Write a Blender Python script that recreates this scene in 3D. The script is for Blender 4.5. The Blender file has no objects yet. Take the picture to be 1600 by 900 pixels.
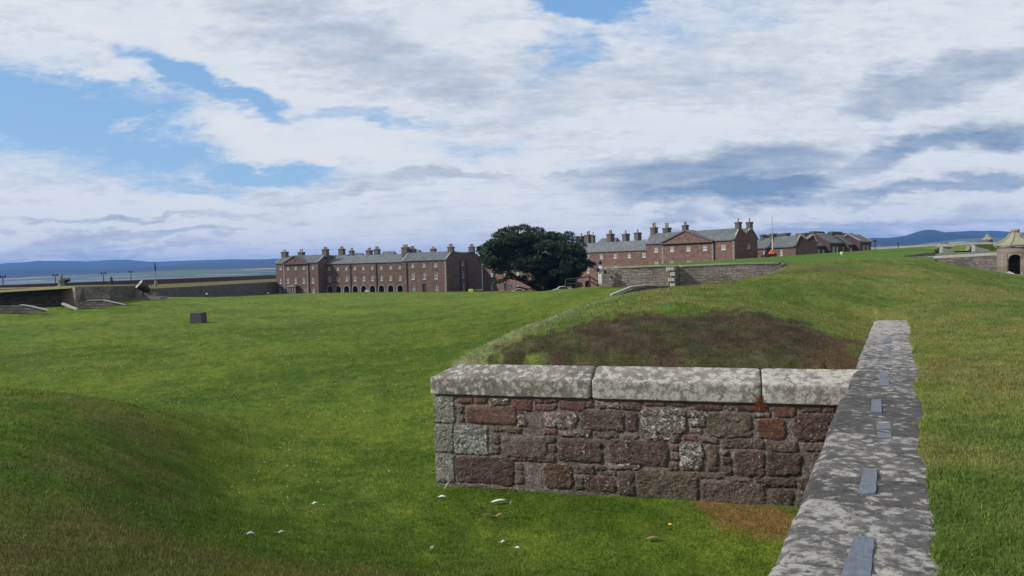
import bpy, math, random
import numpy as np
from mathutils import Vector, Matrix
from mathutils.geometry import tessellate_polygon
random.seed(7); rng = np.random.default_rng(7)
S = bpy.context.scene
COL = S.collection
# ------------------------------------------------------------------ camera
EYE = np.array([0., 0., 3.45]); FP = 1160.0
PIT, ROL = math.radians(1.98), math.radians(1.54)
Fv = np.array([0, math.cos(PIT), -math.sin(PIT)]); R0 = np.array([1., 0, 0]); U0 = np.array([0, math.sin(PIT), math.cos(PIT)])
Rv = R0*math.cos(ROL) - U0*math.sin(ROL); Uv = U0*math.cos(ROL) + R0*math.sin(ROL)
cam = bpy.data.objects.new('camera', bpy.data.cameras.new('camera')); COL.objects.link(cam)
cam.data.sensor_width = 36; cam.data.lens = 36*FP/1600; cam.data.clip_start = .05; cam.data.clip_end = 90000
M = Matrix(((Rv[0], Uv[0], -Fv[0], EYE[0]), (Rv[1], Uv[1], -Fv[1], EYE[1]), (Rv[2], Uv[2], -Fv[2], EYE[2]), (0, 0, 0, 1)))
cam.matrix_world = M; S.camera = cam
def ray(px, py): return Fv*FP + Rv*(px-800) + Uv*(450-py)
def PY(px, py, Y):            # point of the sight line at world depth Y
    d = ray(px, py); return EYE + d*(Y/d[1])
def PZ(px, py, z):            # point of the sight line at world height z
    d = ray(px, py); return EYE + d*((z-EYE[2])/d[2])
# ------------------------------------------------------------------ noise
def _h(ix, iy, s):
    n = (ix.astype(np.int64)*374761393 + iy.astype(np.int64)*668265263 + s*1442695041) & 0xffffffff
    n = ((n ^ (n >> 13))*1274126177) & 0xffffffff
    return ((n ^ (n >> 16)) & 0xffffff)/float(0xffffff)
def vn(x, y, s=0):
    x = np.asarray(x, float); y = np.asarray(y, float)
    ix = np.floor(x); iy = np.floor(y); fx = x-ix; fy = y-iy
    fx = fx*fx*(3-2*fx); fy = fy*fy*(3-2*fy)
    a = _h(ix, iy, s); b = _h(ix+1, iy, s); c = _h(ix, iy+1, s); d = _h(ix+1, iy+1, s)
    return (a*(1-fx)+b*fx)*(1-fy) + (c*(1-fx)+d*fx)*fy
def fbm(x, y, s=0, o=4, g=.5):
    r = 0; a = 1; t = 0
    for k in range(o):
        r = r + a*vn(x*2**k+k*17.3, y*2**k-k*9.1, s+k); t += a; a *= g
    return r/t
def sst(a, b, x):
    t = np.clip((x-a)/(b-a), 0, 1); return t*t*(3-2*t)
# ------------------------------------------------------------------ object helpers
def tag(o, label=None, cat=None, group=None, kind=None):
    if label: o['label'] = label
    if cat: o['category'] = cat
    if group: o['group'] = group
    if kind: o['kind'] = kind
    return o
def empty(name, loc=(0, 0, 0), rz=0):
    o = bpy.data.objects.new(name, None); COL.objects.link(o); o.location = loc; o.rotation_euler = (0, 0, rz)
    o.empty_display_size = .3; return o
def obj(name, V, F, mat, parent=None, smooth=False, cols=None, attrs=None):
    me = bpy.data.meshes.new(name)
    me.from_pydata([tuple(map(float, v)) for v in V], [], [tuple(map(int, f)) for f in F]) if not isinstance(F, np.ndarray) else npfill(me, V, F)
    if cols is not None:
        a = me.color_attributes.new('col', 'FLOAT_COLOR', 'POINT')
        c = np.ones((len(V), 4), np.float32); c[:, :3] = cols; a.data.foreach_set('color', c.ravel())
    for k, v in (attrs or {}).items():
        a = me.attributes.new(k, 'FLOAT', 'POINT'); a.data.foreach_set('value', np.asarray(v, np.float32))
    if mat is not None:
        for m in (mat if isinstance(mat, (list, tuple)) else [mat]): me.materials.append(m)
    if smooth: me.polygons.foreach_set('use_smooth', [True]*len(me.polygons))
    me.update()
    o = bpy.data.objects.new(name, me); COL.objects.link(o)
    if parent is not None: o.parent = parent
    return o
def npfill(me, V, F):
    V = np.asarray(V, np.float32); n, k = F.shape
    me.vertices.add(len(V)); me.vertices.foreach_set('co', V.ravel())
    me.loops.add(n*k); me.loops.foreach_set('vertex_index', F.ravel().astype(np.int32))
    me.polygons.add(n); me.polygons.foreach_set('loop_start', np.arange(0, n*k, k, dtype=np.int32))
    try: me.polygons.foreach_set('loop_total', np.full(n, k, np.int32))
    except Exception: pass
    me.update(calc_edges=True)
def uvz(o, face_cb=None):
    me = o.data; a = me.attributes.new('uvz', 'FLOAT_VECTOR', 'CORNER'); out = []
    for p in me.polygons:
        n = p.normal; h = Vector((-n.y, n.x, 0)); h = h.normalized() if h.length > 1e-3 else Vector((1, 0, 0)); v = n.cross(h).normalized() if n.z < .95 else Vector((0, 1, 0))
        for li in p.loop_indices:
            c = me.vertices[me.loops[li].vertex_index].co; out += [c.dot(h), abs(c.dot(v)) if abs(n.z) > .2 else c.z, 0]
    a.data.foreach_set('vector', out); return o
class MB:
    def __init__(s): s.V = []; s.F = []
    def add(s, V, F):
        b = len(s.V); s.V += [tuple(v) for v in V]; s.F += [tuple(i+b for i in f) for f in F]; return s
    def box(s, x0, x1, y0, y1, z0, z1, T=None, tx=0, ty=0):   # tx,ty: top inset
        V = [(x0, y0, z0), (x1, y0, z0), (x1, y1, z0), (x0, y1, z0), (x0+tx, y0+ty, z1), (x1-tx, y0+ty, z1), (x1-tx, y1-ty, z1), (x0+tx, y1-ty, z1)]
        if T is not None: V = [T(*v) for v in V]
        return s.add(V, [(0, 3, 2, 1), (4, 5, 6, 7), (0, 1, 5, 4), (1, 2, 6, 5), (2, 3, 7, 6), (3, 0, 4, 7)])
    def lathe(s, prof, c=(0, 0, 0), n=16, axis=None, cap=True, T=None):
        V = []; F = []
        for r, z in prof:
            for k in range(n):
                a = 2*math.pi*k/n; V.append(Vector((r*math.cos(a), r*math.sin(a), z)))
        for i in range(len(prof)-1):
            for k in range(n):
                F.append((i*n+k, i*n+(k+1) % n, (i+1)*n+(k+1) % n, (i+1)*n+k))
        if cap:
            F.append(tuple(range(n))[::-1]); F.append(tuple((len(prof)-1)*n+k for k in range(n)))
        q = Vector((0, 0, 1)).rotation_difference(Vector(axis).normalized()) if axis is not None else None
        V = [(q @ v if q else v)+Vector(c) for v in V]
        if T is not None: V = [T(*v) for v in V]
        return s.add(V, F)
    def tube(s, pts, rad, n=7):
        P = [Vector(p) for p in pts]; V = []; F = []
        for i, p in enumerate(P):
            t = (P[min(i+1, len(P)-1)]-P[max(i-1, 0)]).normalized()
            a = t.orthogonal().normalized() if abs(t.z) > .9 else t.cross(Vector((0, 0, 1))).normalized()
            b = t.cross(a); r = rad[i] if isinstance(rad, (list, tuple)) else rad
            for k in range(n):
                w = 2*math.pi*k/n; V.append(p+a*math.cos(w)*r+b*math.sin(w)*r)
        for i in range(len(P)-1):
            for k in range(n): F.append((i*n+k, i*n+(k+1) % n, (i+1)*n+(k+1) % n, (i+1)*n+k))
        F.append(tuple(range(n))[::-1]); F.append(tuple((len(P)-1)*n+k for k in range(n)))
        return s.add(V, F)
    def build(s, name, mat, parent=None, smooth=False):
        o = obj(name, s.V, s.F, mat, parent, smooth)
        if mat is not None and mat.name.startswith(('rubble', 'turret')): uvz(o)
        return o
# ------------------------------------------------------------------ materials
def mk(name):
    m = bpy.data.materials.new(name); m.use_nodes = True; nt = m.node_tree
    b = nt.nodes['Principled BSDF']; b.inputs['Specular IOR Level'].default_value = .25
    return m, nt, b
def N(nt, t, **kw):
    n = nt.nodes.new(t)
    for k, v in kw.items():
        if k.startswith('i_'):
            n.inputs[int(k[2:]) if k[2:].isdigit() else k[2:]].default_value = v
        else: setattr(n, k, v)
    return n
def noise(nt, vec, scale, detail=4, rough=.55, dist=0):
    n = N(nt, 'ShaderNodeTexNoise'); n.inputs['Scale'].default_value = scale; n.inputs['Detail'].default_value = detail
    n.inputs['Roughness'].default_value = rough; n.inputs['Distortion'].default_value = dist
    if vec is not None: nt.links.new(vec, n.inputs['Vector'])
    return n.outputs['Fac']
def ramp(nt, fac, stops):
    r = N(nt, 'ShaderNodeValToRGB'); e = r.color_ramp.elements
    while len(e) > len(stops): e.remove(e[-1])
    while len(e) < len(stops): e.new(.5)
    for i, (p, c) in enumerate(stops):
        e[i].position = p; e[i].color = (*c, 1) if isinstance(c, (tuple, list)) else (c, c, c, 1)
    nt.links.new(fac, r.inputs[0]); return r.outputs[0]
def mix(nt, fac, a, b, mode='MIX'):
    n = N(nt, 'ShaderNodeMix', data_type='RGBA', blend_type=mode)
    for s, v in ((0, fac), (6, a), (7, b)):
        if isinstance(v, bpy.types.NodeSocket): nt.links.new(v, n.inputs[s])
        elif s == 0: n.inputs[0].default_value = v
        else: n.inputs[s].default_value = (*v, 1)
    return n.outputs[2]
def mth(nt, op, a, b=None, clamp=False):
    n = N(nt, 'ShaderNodeMath', operation=op, use_clamp=clamp)
    for i, v in enumerate((a, b)):
        if v is None: continue
        if isinstance(v, bpy.types.NodeSocket): nt.links.new(v, n.inputs[i])
        else: n.inputs[i].default_value = v
    return n.outputs[0]
def coords(nt, scale=(1, 1, 1), rot=(0, 0, 0)):
    t = N(nt, 'ShaderNodeTexCoord'); m = N(nt, 'ShaderNodeMapping'); m.inputs['Scale'].default_value = scale; m.inputs['Rotation'].default_value = rot
    nt.links.new(t.outputs['Object'], m.inputs[0]); return m.outputs[0]
def bump(nt, b, h, strength=.5, dist=.02):
    n = N(nt, 'ShaderNodeBump'); n.inputs['Strength'].default_value = strength; n.inputs['Distance'].default_value = dist
    nt.links.new(h, n.inputs['Height']); nt.links.new(n.outputs[0], b.inputs['Normal'])
def flat(name, c, rough=.8, var=.15, sc=6, metal=0):
    m, nt, b = mk(name); v = coords(nt); f = noise(nt, v, sc)
    nt.links.new(mix(nt, f, tuple(x*(1-var) for x in c), tuple(min(1, x*(1+var)) for x in c)), b.inputs['Base Color'])
    b.inputs['Roughness'].default_value = rough; b.inputs['Metallic'].default_value = metal; return m
def rubble(name, c1, c2, mortar, bw=.42, bh=.17, lichen=.25, cl=(.3, .3, .26), bs=.6):
    m, nt, b = mk(name); v0 = N(nt, 'ShaderNodeAttribute', attribute_name='uvz', attribute_type='GEOMETRY').outputs['Vector']
    w = N(nt, 'ShaderNodeTexNoise'); w.inputs['Scale'].default_value = 1.6; w.inputs['Detail'].default_value = 4; nt.links.new(v0, w.inputs[0])
    va = N(nt, 'ShaderNodeVectorMath', operation='MULTIPLY_ADD'); nt.links.new(w.outputs['Color'], va.inputs[0]); va.inputs[1].default_value = (.26, .12, 0); nt.links.new(v0, va.inputs[2]); v = va.outputs[0]
    def bk(s, off):
        mpn = N(nt, 'ShaderNodeMapping'); mpn.inputs[1].default_value = (off, off*.7, 0); mpn.inputs[3].default_value = (s, s, 1); nt.links.new(v, mpn.inputs[0])
        t = N(nt, 'ShaderNodeTexBrick'); t.offset = .43; t.squash = 1.6; t.squash_frequency = 3; t.inputs['Scale'].default_value = 1; t.inputs['Brick Width'].default_value = bw; t.inputs['Row Height'].default_value = bh
        t.inputs['Mortar Size'].default_value = .014; t.inputs['Mortar Smooth'].default_value = .4; t.inputs['Bias'].default_value = -.1
        t.inputs['Color1'].default_value = (*c1, 1); t.inputs['Color2'].default_value = (*c2, 1); t.inputs['Mortar'].default_value = (*mortar, 1); nt.links.new(mpn.outputs[0], t.inputs[0]); return t
    A, B_ = bk(1, 0), bk(.63, 3.3); sel = ramp(nt, noise(nt, v0, .9, 2), [(.46, 0.), (.5, 1.)])
    col = mix(nt, sel, A.outputs[0], B_.outputs[0]); fac = mix(nt, sel, A.outputs[1], B_.outputs[1])
    n1 = noise(nt, v0, 7, 6, .7); n2 = noise(nt, v0, .6, 3, .6)
    col = mix(nt, 1.0, col, ramp(nt, n1, [(.28, .45), (.72, 1.5)]), 'MULTIPLY'); col = mix(nt, 1.0, col, ramp(nt, n2, [(.3, .75), (.7, 1.25)]), 'MULTIPLY')
    lf = ramp(nt, noise(nt, v0, 4, 7, .72), [(.60-.15*lichen, 0.), (.66-.1*lichen, 1.)])
    col = mix(nt, mth(nt, 'MULTIPLY', lf, .6), col, cl)
    nt.links.new(col, b.inputs['Base Color']); b.inputs['Roughness'].default_value = .95
    bump(nt, b, mth(nt, 'SUBTRACT', n1, mth(nt, 'MULTIPLY', fac, .6)), bs, .05); return m
def brickmat(name, c1, c2, mortar, sx=.6, sz=.3):
    m, nt, b = mk(name); t = N(nt, 'ShaderNodeAttribute', attribute_name='uvz', attribute_type='GEOMETRY')
    v = t.outputs['Vector']
    br = N(nt, 'ShaderNodeTexBrick'); br.inputs['Scale'].default_value = 1; br.inputs['Brick Width'].default_value = sx; br.inputs['Row Height'].default_value = sz
    br.inputs['Mortar Size'].default_value = .02; br.inputs['Color1'].default_value = (*c1, 1); br.inputs['Color2'].default_value = (*c2, 1); br.inputs['Mortar'].default_value = (*mortar, 1)
    nt.links.new(v, br.inputs[0])
    n1 = noise(nt, v, 1.2, 5, .65); n2 = noise(nt, v, .25, 3)
    col = mix(nt, 1.0, br.outputs['Color'], ramp(nt, n1, [(.3, .6), (.7, 1.35)]), 'MULTIPLY')
    col = mix(nt, ramp(nt, n2, [(.4, 0.), (.65, .5)]), col, tuple((a+c)/2*.75 for a, c in zip(c1, mortar)))
    nt.links.new(col, b.inputs['Base Color']); b.inputs['Roughness'].default_value = .9; bump(nt, b, br.outputs['Fac'], -.3, .03)
    return m
def slatemat(name, c):
    m, nt, b = mk(name); t = N(nt, 'ShaderNodeAttribute', attribute_name='uvz', attribute_type='GEOMETRY'); v = t.outputs['Vector']
    br = N(nt, 'ShaderNodeTexBrick'); br.inputs['Scale'].default_value = 1; br.inputs['Brick Width'].default_value = .35; br.inputs['Row Height'].default_value = .28; br.inputs['Mortar Size'].default_value = .012
    br.inputs['Color1'].default_value = (*[x*.8 for x in c], 1); br.inputs['Color2'].default_value = (*[x*1.2 for x in c], 1); br.inputs['Mortar'].default_value = (*[x*.4 for x in c], 1); nt.links.new(v, br.inputs[0])
    col = mix(nt, 1.0, br.outputs['Color'], ramp(nt, noise(nt, v, .7, 5, .7), [(.3, .7), (.7, 1.3)]), 'MULTIPLY')
    nt.links.new(col, b.inputs['Base Color']); b.inputs['Roughness'].default_value = .75; b.inputs['Specular IOR Level'].default_value = .3
    return m
def groundmat(name, fine=30, bs=.5, bd=.03):
    m, nt, b = mk(name); a = N(nt, 'ShaderNodeVertexColor', layer_name='col'); v = coords(nt)
    f1 = noise(nt, v, fine, 5, .7); f2 = noise(nt, coords(nt, (1, 1, 1)), 2.2, 5, .65); f3 = noise(nt, v, 7, 3, .6)
    col = mix(nt, 1.0, a.outputs[0], ramp(nt, f1, [(.3, .5), (.7, 1.45)]), 'MULTIPLY')
    col = mix(nt, 1.0, col, ramp(nt, f2, [(.3, .8), (.7, 1.2)]), 'MULTIPLY')
    col = mix(nt, 1.0, col, ramp(nt, f3, [(.3, (.78, .85, .8)), (.7, (1.25, 1.12, 1.1))]), 'MULTIPLY')
    nt.links.new(col, b.inputs['Base Color']); b.inputs['Roughness'].default_value = 1; b.inputs['Specular IOR Level'].default_value = .1
    bump(nt, b, mth(nt, 'ADD', f1, mth(nt, 'MULTIPLY', f3, 2.)), bs, bd); return m
MAT = dict(
    white=flat('white_paint', (.47, .47, .46)), glass=flat('dark_glass', (.015, .018, .022), .15), black=flat('black_iron', (.02, .02, .022), .5),
    pot=flat('clay_pot', (.25, .17, .12)), skew=flat('pale_stone', (.25, .245, .23), sc=4, var=.3), dstone=flat('dark_stone', (.085, .08, .07), sc=3, var=.35),
    gstone=flat('grey_stone', (.18, .172, .155), sc=3, var=.4), door=flat('dark_door', (.03, .025, .022)),
    brick=brickmat('red_sandstone', (.092, .056, .046), (.135, .084, .068), (.115, .088, .075)),
    brickb=brickmat('bright_red_sandstone', (.108, .062, .049), (.16, .092, .072), (.13, .093, .078), .75, .34),
    slate=slatemat('slate_roof', (.085, .097, .105)), slateb=slatemat('grey_slate', (.10, .113, .12)),
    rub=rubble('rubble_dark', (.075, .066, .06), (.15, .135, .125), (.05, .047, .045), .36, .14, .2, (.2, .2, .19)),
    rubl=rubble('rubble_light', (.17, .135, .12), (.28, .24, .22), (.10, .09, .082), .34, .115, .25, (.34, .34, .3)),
    shade_brick=brickmat('shaded_sandstone', (.058, .038, .033), (.09, .058, .048), (.07, .055, .05), .6, .26),  # shade of walls turned from the sun, put into a darker sandstone
    par=flat('parapet_brick', (.085, .042, .036), sc=1, var=.35),
)
# ------------------------------------------------------------------ thin-plate terrain
def cmp_(x, y):
    x = np.asarray(x, float); y = np.asarray(y, float); r = np.hypot(x, y)+1e-9
    k = np.log1p(r/4)/r; return x*k, y*k
class TPS:
    def __init__(s, pts, lam=1e-3):
        P = np.array(pts, float); s.x, s.y = cmp_(P[:, 0], P[:, 1]); n = len(P)
        K = s.k(np.hypot(s.x[:, None]-s.x, s.y[:, None]-s.y)) + lam*np.eye(n)
        Q = np.c_[np.ones(n), s.x, s.y]
        A = np.block([[K, Q], [Q.T, np.zeros((3, 3))]]); s.w = np.linalg.solve(A, np.r_[P[:, 2], 0, 0, 0])
    @staticmethod
    def k(r): return r   # biharmonic-like, stays tame between points
    def __call__(s, X, Y):
        X = np.asarray(X, float); Y = np.asarray(Y, float); sh = X.shape; a, b = cmp_(X.ravel(), Y.ravel()); out = np.empty(a.size)
        for i in range(0, a.size, 40000):
            j = slice(i, i+40000)
            out[j] = s.k(np.sqrt((a[j, None]-s.x)**2+(b[j, None]-s.y)**2+.004)) @ s.w[:-3] + s.w[-3]+s.w[-2]*a[j]+s.w[-1]*b[j]
        return out.reshape(sh)
def zp(L): return [tuple(PZ(*q)) for q in L]
def yp(L): return [(*PY(px, 430, Y)[:2], z) for px, Y, z in L]
LOWP = zp([(680,755,.12),(850,769,.1),(1100,785,.1),(1235,797,.08),(1190,895,.05),(1000,890,.05),(800,880,.08),(690,880,.1),(600,872,.3),(600,899,.9),(450,893,1.0),(700,897,.35),
  (500,700,0),(600,650,0),(560,780,.02),(0,850,1.8),(300,850,1.0),(300,893,1.75),(100,893,1.9),(150,800,1.55),(450,800,.15),(450,845,.35),(400,720,.05),(300,760,.5),(200,750,1.15),(100,700,1.6),(0,700,1.75),(250,700,.95),(350,740,.2),
  (100,610,1.5),(0,600,1.55),(300,642,.8),(420,668,.15),(200,622,1.25),(500,620,0),(600,560,0),(400,560,0),(200,560,0),(0,560,.05),(800,500,.5),(700,520,.2),(860,490,.8),
  (305,507,.05),(100,520,.05),(0,500,.2),(100,489,.35),(225,468,.55),(430,475,-.3),(600,475,-.2),(750,470,-.2),(900,470,1.05),(960,461,1.3)])
LOWP += yp([(0,17,.0),(150,18,-.05),(300,19,0)])
LOWP += yp([(320,140,-1.5),(430,205,-3.37),(430,170,-2.7),(560,195,-3.4),(698,184,-3.4),(560,120,-1.6),(698,120,-1.5),(753,195,-4.0),(800,150,-2.4),(850,64,1.0),(938,53,1.62),(990,50,1.55),(1100,52,1.5),(1200,53,1.4),
  (850,92,-.4),(950,85,.0),(850,125,-1.4),(950,160,-4),(1100,110,-2),(1100,140,-4),(1250,120,-2),(0,110,.8),(200,105,.3),(0,64,.9),(100,68,.85),(240,112,-.3),(-400,60,.5),(-800,30,.5),(1500,60,1.2),(1900,60,1.0),
  (430,300,-5),(900,300,-5),(1400,300,-5),(0,250,-4),(-500,150,-3)])
LOWP += [(-6,2,1.9),(-10,6,1.9),(-3,-1,1.9),(-8,-8,1.9),(8,-10,1.2),(0,1.5,1.8),(2,6,.3),(2.5,4.,.5),(30,5,1),(30,-30,1),(-30,-30,1.5),(-20,10,1.6),(-40,20,1.2)]
low = TPS(LOWP, 2e-3)
UPP = zp([(1600,900,1.95),(1500,900,1.93),(1480,700,1.95),(1600,700,1.97),(1450,600,1.94),(1600,600,2.0),(1430,520,1.93),(1500,520,2.0),(1600,520,2.05),(1600,452,2.2),(1600,480,2.15),(1500,470,2.2),(1500,440,2.5),(1500,431,2.6),
  (1390,498,1.95),(1390,470,2.15),(1390,440,2.5),(1390,420,2.85),(1300,421,2.9),(1300,445,2.6),(1300,480,2.3),(1300,520,2.1),(1310,560,1.95),(1345,540,1.92),(1200,426,2.85),(1200,450,2.65),(1200,490,2.4),(1200,530,2.15),(1200,572,1.93),
  (1060,447,2.7),(1060,480,2.5),(1060,520,2.25),(1060,571,1.93),(960,458,2.67),(960,490,2.45),(960,530,2.2),(960,570,1.93),(880,480,2.5),(880,520,2.25),(880,569,1.93),(800,521,2.25),(800,545,2.1),(800,567,1.93),(740,554,1.97),
  (1240,409,3.05),(1320,403.5,3.15),(1400,400.5,3.2),(1450,402.5,3.07),(1500,411,2.75),(1600,430,2.0)])
UPP += yp([(1240,31,2.6),(1320,31.5,2.65),(1400,32,2.65),(1500,31,2.3),(1600,30,1.7),(1060,30,1.9),(1060,50,1.45),(1150,33,2.2),(1240,52,1.4),(1400,54,1.4),(1600,52,1.3),(1800,30,1.6),(2000,15,2.0),(2300,8,2)])
UPP += [(2,1,1.95),(3,-4,1.95),(12,-10,2),(10,3,2),(0,-10,1.9),(40,0,1.9)]
up = TPS(UPP, 1e-3)
# wall lines
EA = PZ(1195, 900, 1.9)[:2]; EB = PZ(1365, 500, 1.9)[:2]
ed = (EB-EA)/np.linalg.norm(EB-EA); en = np.array([ed[1], -ed[0]])      # along the long coping; en = to its right
CA = EA-ed*6.5; CB = EB+ed*.1; CLEN = np.linalg.norm(CB-CA)
WR = abs(np.dot(PZ(1455, 900, 1.9)[:2]-EA, en)); WR2 = abs(np.dot(PZ(1420, 502, 1.9)[:2]-EA, en))
FL = PY(677, 616, 11.2)[:2]; FR = PY(1310, 635, 9.56)[:2]
fd = (FR-FL)/np.linalg.norm(FR-FL); fn = np.array([fd[1], -fd[0]])      # fn = toward the camera
if fn[1] > 0: fn = -fn
FLEN = np.linalg.norm(FR-FL)+.9
CWD = .5                                                                  # coping depth of the short wall
RL = FL-fn*.2
rd = ed; rn = np.array([rd[1], -rd[0]])
def in_up(x, y):
    s1 = (x-CA[0])*en[0]+(y-CA[1])*en[1]            # right of the long coping's left edge
    t1 = (x-CA[0])*ed[0]+(y-CA[1])*ed[1]
    s2 = -((x-FL[0])*fn[0]+(y-FL[1])*fn[1])         # behind the short wall's face
    s3 = (x-RL[0])*rn[0]+(y-RL[1])*rn[1]            # right of the return wall
    right = (s1 > .25)
    back = (s2 > .36) & (s3 > .12)
    return (right | back), s1, t1, s2, s3
def upz(x, y):
    z = up(x, y); _, s1, t1, s2, s3 = in_up(x, y)
    z = z + (fbm(x*1.2, y*1.2, 5)-.5)*.06 + (fbm(x*5, y*5, 8)-.5)*.025
    z = z + (fbm(x*7, y*7, 9, 4, .65)-.5)*.07*sst(14, 11, y)*sst(9.5, 10.5, y+x*.3)
    z = np.where(t1 < CLEN+2, np.where(s1 < .9, z, z), z)
    wr = WR+(WR2-WR)*np.clip(t1/CLEN, 0, 1) + (fbm(t1*1.3, t1*0, 3, 6, .65)-.5)*.13
    dip = (1-sst(-.04, .05, s1-wr))*np.where((t1 < CLEN), 1, 0)*np.where(s1 > .02, 1, 0)
    z = z*(1-dip)+1.83*dip
    z = np.where((s1 < .02) & (t1 < CLEN+.3), np.minimum(z, 1.875+.30*np.abs(s1)), z)
    z = np.where(s1 < .02, np.where(s2 < .47, 1.80, z), z)
    z = z - .95*np.exp(-((np.hypot(x, y)-33.8+.12*x)/2.3)**2)*sst(2, 9, x) 
    z = np.minimum(z, 1.92+np.maximum(s3, -2)*1.5)
    return z
def lowz(x, y):
    r = np.hypot(x, y)
    z = low(x, y) + (fbm(x*.5, y*.5, 15)-.5)*.12*np.clip(r/10, .3, 1) + (fbm(x*3, y*3, 18)-.5)*.03
    return np.where(r > 290, z*(1-sst(290, 380, r)) - 16*sst(290, 380, r), z)
# pixel-traced patches of bare soil and dry grass, as world polygons on the bank
def patch(L, zf, Z0):
    out = []
    for px, py in L:
        z = Z0
        for _ in range(25): p = PZ(px, py, z); z = .5*z+.5*float(zf(p[0], p[1]))
        out.append(p[:2])
    return np.array(out)
def inside(P, x, y):
    x = np.asarray(x); c = np.zeros(x.shape, bool); dmin = np.full(x.shape, 1e9); j = len(P)-1
    for i in range(len(P)):
        a, b = P[i], P[j]
        with np.errstate(divide='ignore', invalid='ignore'):
            c ^= ((a[1] > y) != (b[1] > y)) & (x < (b[0]-a[0])*(y-a[1])/(b[1]-a[1]+1e-12)+a[0])
        ab = b-a; t = np.clip(((x-a[0])*ab[0]+(y-a[1])*ab[1])/(ab@ab+1e-9), 0, 1)
        dmin = np.minimum(dmin, np.hypot(x-a[0]-t*ab[0], y-a[1]-t*ab[1])); j = i
    return np.where(c, dmin, -dmin)
SOIL = patch([(735,572),(800,538),(900,506),(980,490),(1100,484),(1180,486),(1250,494),(1300,512),(1372,518),(1360,640),(1200,640),(1100,640),(900,630)], up, 2.2)
TUFT = [patch(q, up, 2.0) for q in ([(795,562),(815,556),(835,565),(815,570)],)]
DRY = patch([(1085,790),(1150,782),(1240,795),(1240,835),(1180,840),(1120,822)], low, .1)
def colors(x, y, z, upper):
    r = np.hypot(x, y)
    g1 = np.array([.044, .084, .0075]); g2 = np.array([.090, .128, .014]); kh = np.array([.11, .093, .035]); dk = np.array([.03, .044, .01])
    n1 = fbm(x*.25, y*.25, 31, 4); n2 = fbm(x*1.3, y*1.3, 37, 5, .6); n3 = fbm(x*.06, y*.06, 41, 3); n4 = fbm(x*4, y*4, 44, 3)
    t = np.clip(.5+(n1-.5)*1.7+(n2-.5)*1.5+(n4-.5)*.9, 0, 1)[..., None]
    c = g1*(1-t)+g2*t
    if upper:
        c = c*np.array([1.32, 1.15, 2.2])
        k = (sst(.46, .66, n2*.6+n1*.4)*.5)[..., None]; c = c*(1-k)+kh*1.05*k
        k = (np.exp(-((np.hypot(x, y)-38.0+.12*x)/1.8)**2)*sst(17.5, 13.5, x)*sst(.25, .5, n2)*.9)[..., None]; c = c*(1-k)+np.array([.075, .055, .03])*k
        d = inside(SOIL, x, y) + (n2-.5)*1.3 + (n4-.5)*1.0 + (fbm(x*9, y*9, 45, 3)-.5)*.9
        for T in TUFT: d = np.minimum(d, .06-(inside(T, x, y)-.12+(n2-.5)*1.6+(n4-.5)*1.2)*.8)
        so = sst(-.13, .24, d)[..., None]
        soilc = (np.array([.043, .033, .02])*(1-sst(.45, .65, n2))[..., None]+np.array([.04, .044, .017])*sst(.45, .65, n2)[..., None])*(.5+1.0*n4[..., None]); rc = np.array([.085, .05, .027])
        _, s1, t1, s2, s3 = in_up(x, y); q = (sst(.9, .2, np.abs(s1))*.6)[..., None]
        soilc = soilc*(1-q)+rc*q
        c = c*(1-so)+soilc*so
        edge = (sst(1.2, .2, np.abs(s3))*(1-so[..., 0])*.6)[..., None]; c = c*(1-edge)+np.array([.17, .18, .1])*edge
        soil = so[..., 0]
    else:
        mound = sst(.25, 1.1, z)*sst(24, 14, r)
        c = c*np.where(mound > 0, 1, 1)[..., None]
        k = (mound*(.12+.88*sst(.44, .66, n2))*.5)[..., None]; c = c*(1-k)+(kh*.62+dk*.3)*k
        nb = (sst(8.5, 5, r)*(.4+.6*n2)*.75)[..., None]*np.where(x < .5, 1, 0)[..., None]; c = c*(1-nb)+kh*.8*nb
        dd = inside(DRY, x, y)+(n2-.5)*.6+(n4-.5)*.4; q = sst(-.15, .25, dd)[..., None]; c = c*(1-q)+np.array([.14, .09, .032])*q
        st = (vn(x*.3+y*.02, y*.55, 77)*.5+.5)[..., None]; c = c*(.88+.2*st)
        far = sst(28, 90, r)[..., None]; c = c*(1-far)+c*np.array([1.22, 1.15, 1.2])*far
        soil = q[..., 0]*.3
    c = c*(.85+.3*n4[..., None])
    return np.clip(c, 0, 1), soil
def polar(zf, r0, r1, nr, mask=None, front=56, step=.16):
    a = np.concatenate([np.arange(-front, front, step), np.arange(front, 360-front, 3.)]); a = np.radians(90-a); na = len(a)
    r = r0*(r1/r0)**np.linspace(0, 1, nr); A, Rr = np.meshgrid(a, r); X = Rr*np.cos(A); Y = Rr*np.sin(A); Z = zf(X, Y)
    i = np.arange(nr-1)[:, None]*na; j = np.arange(na)[None]; jn = (j+1) % na
    Fq = np.stack([i+j, i+na+j, i+na+jn, i+jn], -1).reshape(-1, 4)
    if mask is not None:
        cx = X.ravel()[Fq].mean(1); cy = Y.ravel()[Fq].mean(1); Fq = Fq[mask(cx, cy)]
        used = np.unique(Fq); rm = np.full(X.size, -1); rm[used] = np.arange(len(used)); Fq = rm[Fq]
        X = X.ravel()[used]; Y = Y.ravel()[used]; Z = Z.ravel()[used]
    return X.ravel(), Y.ravel(), Z.ravel(), Fq
GM = groundmat('turf', 28, .6, .03)
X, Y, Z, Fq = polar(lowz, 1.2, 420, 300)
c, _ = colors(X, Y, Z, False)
o = obj('lawn', np.c_[X, Y, Z], Fq, GM, smooth=True, cols=c); tag(o, kind='structure')
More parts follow.
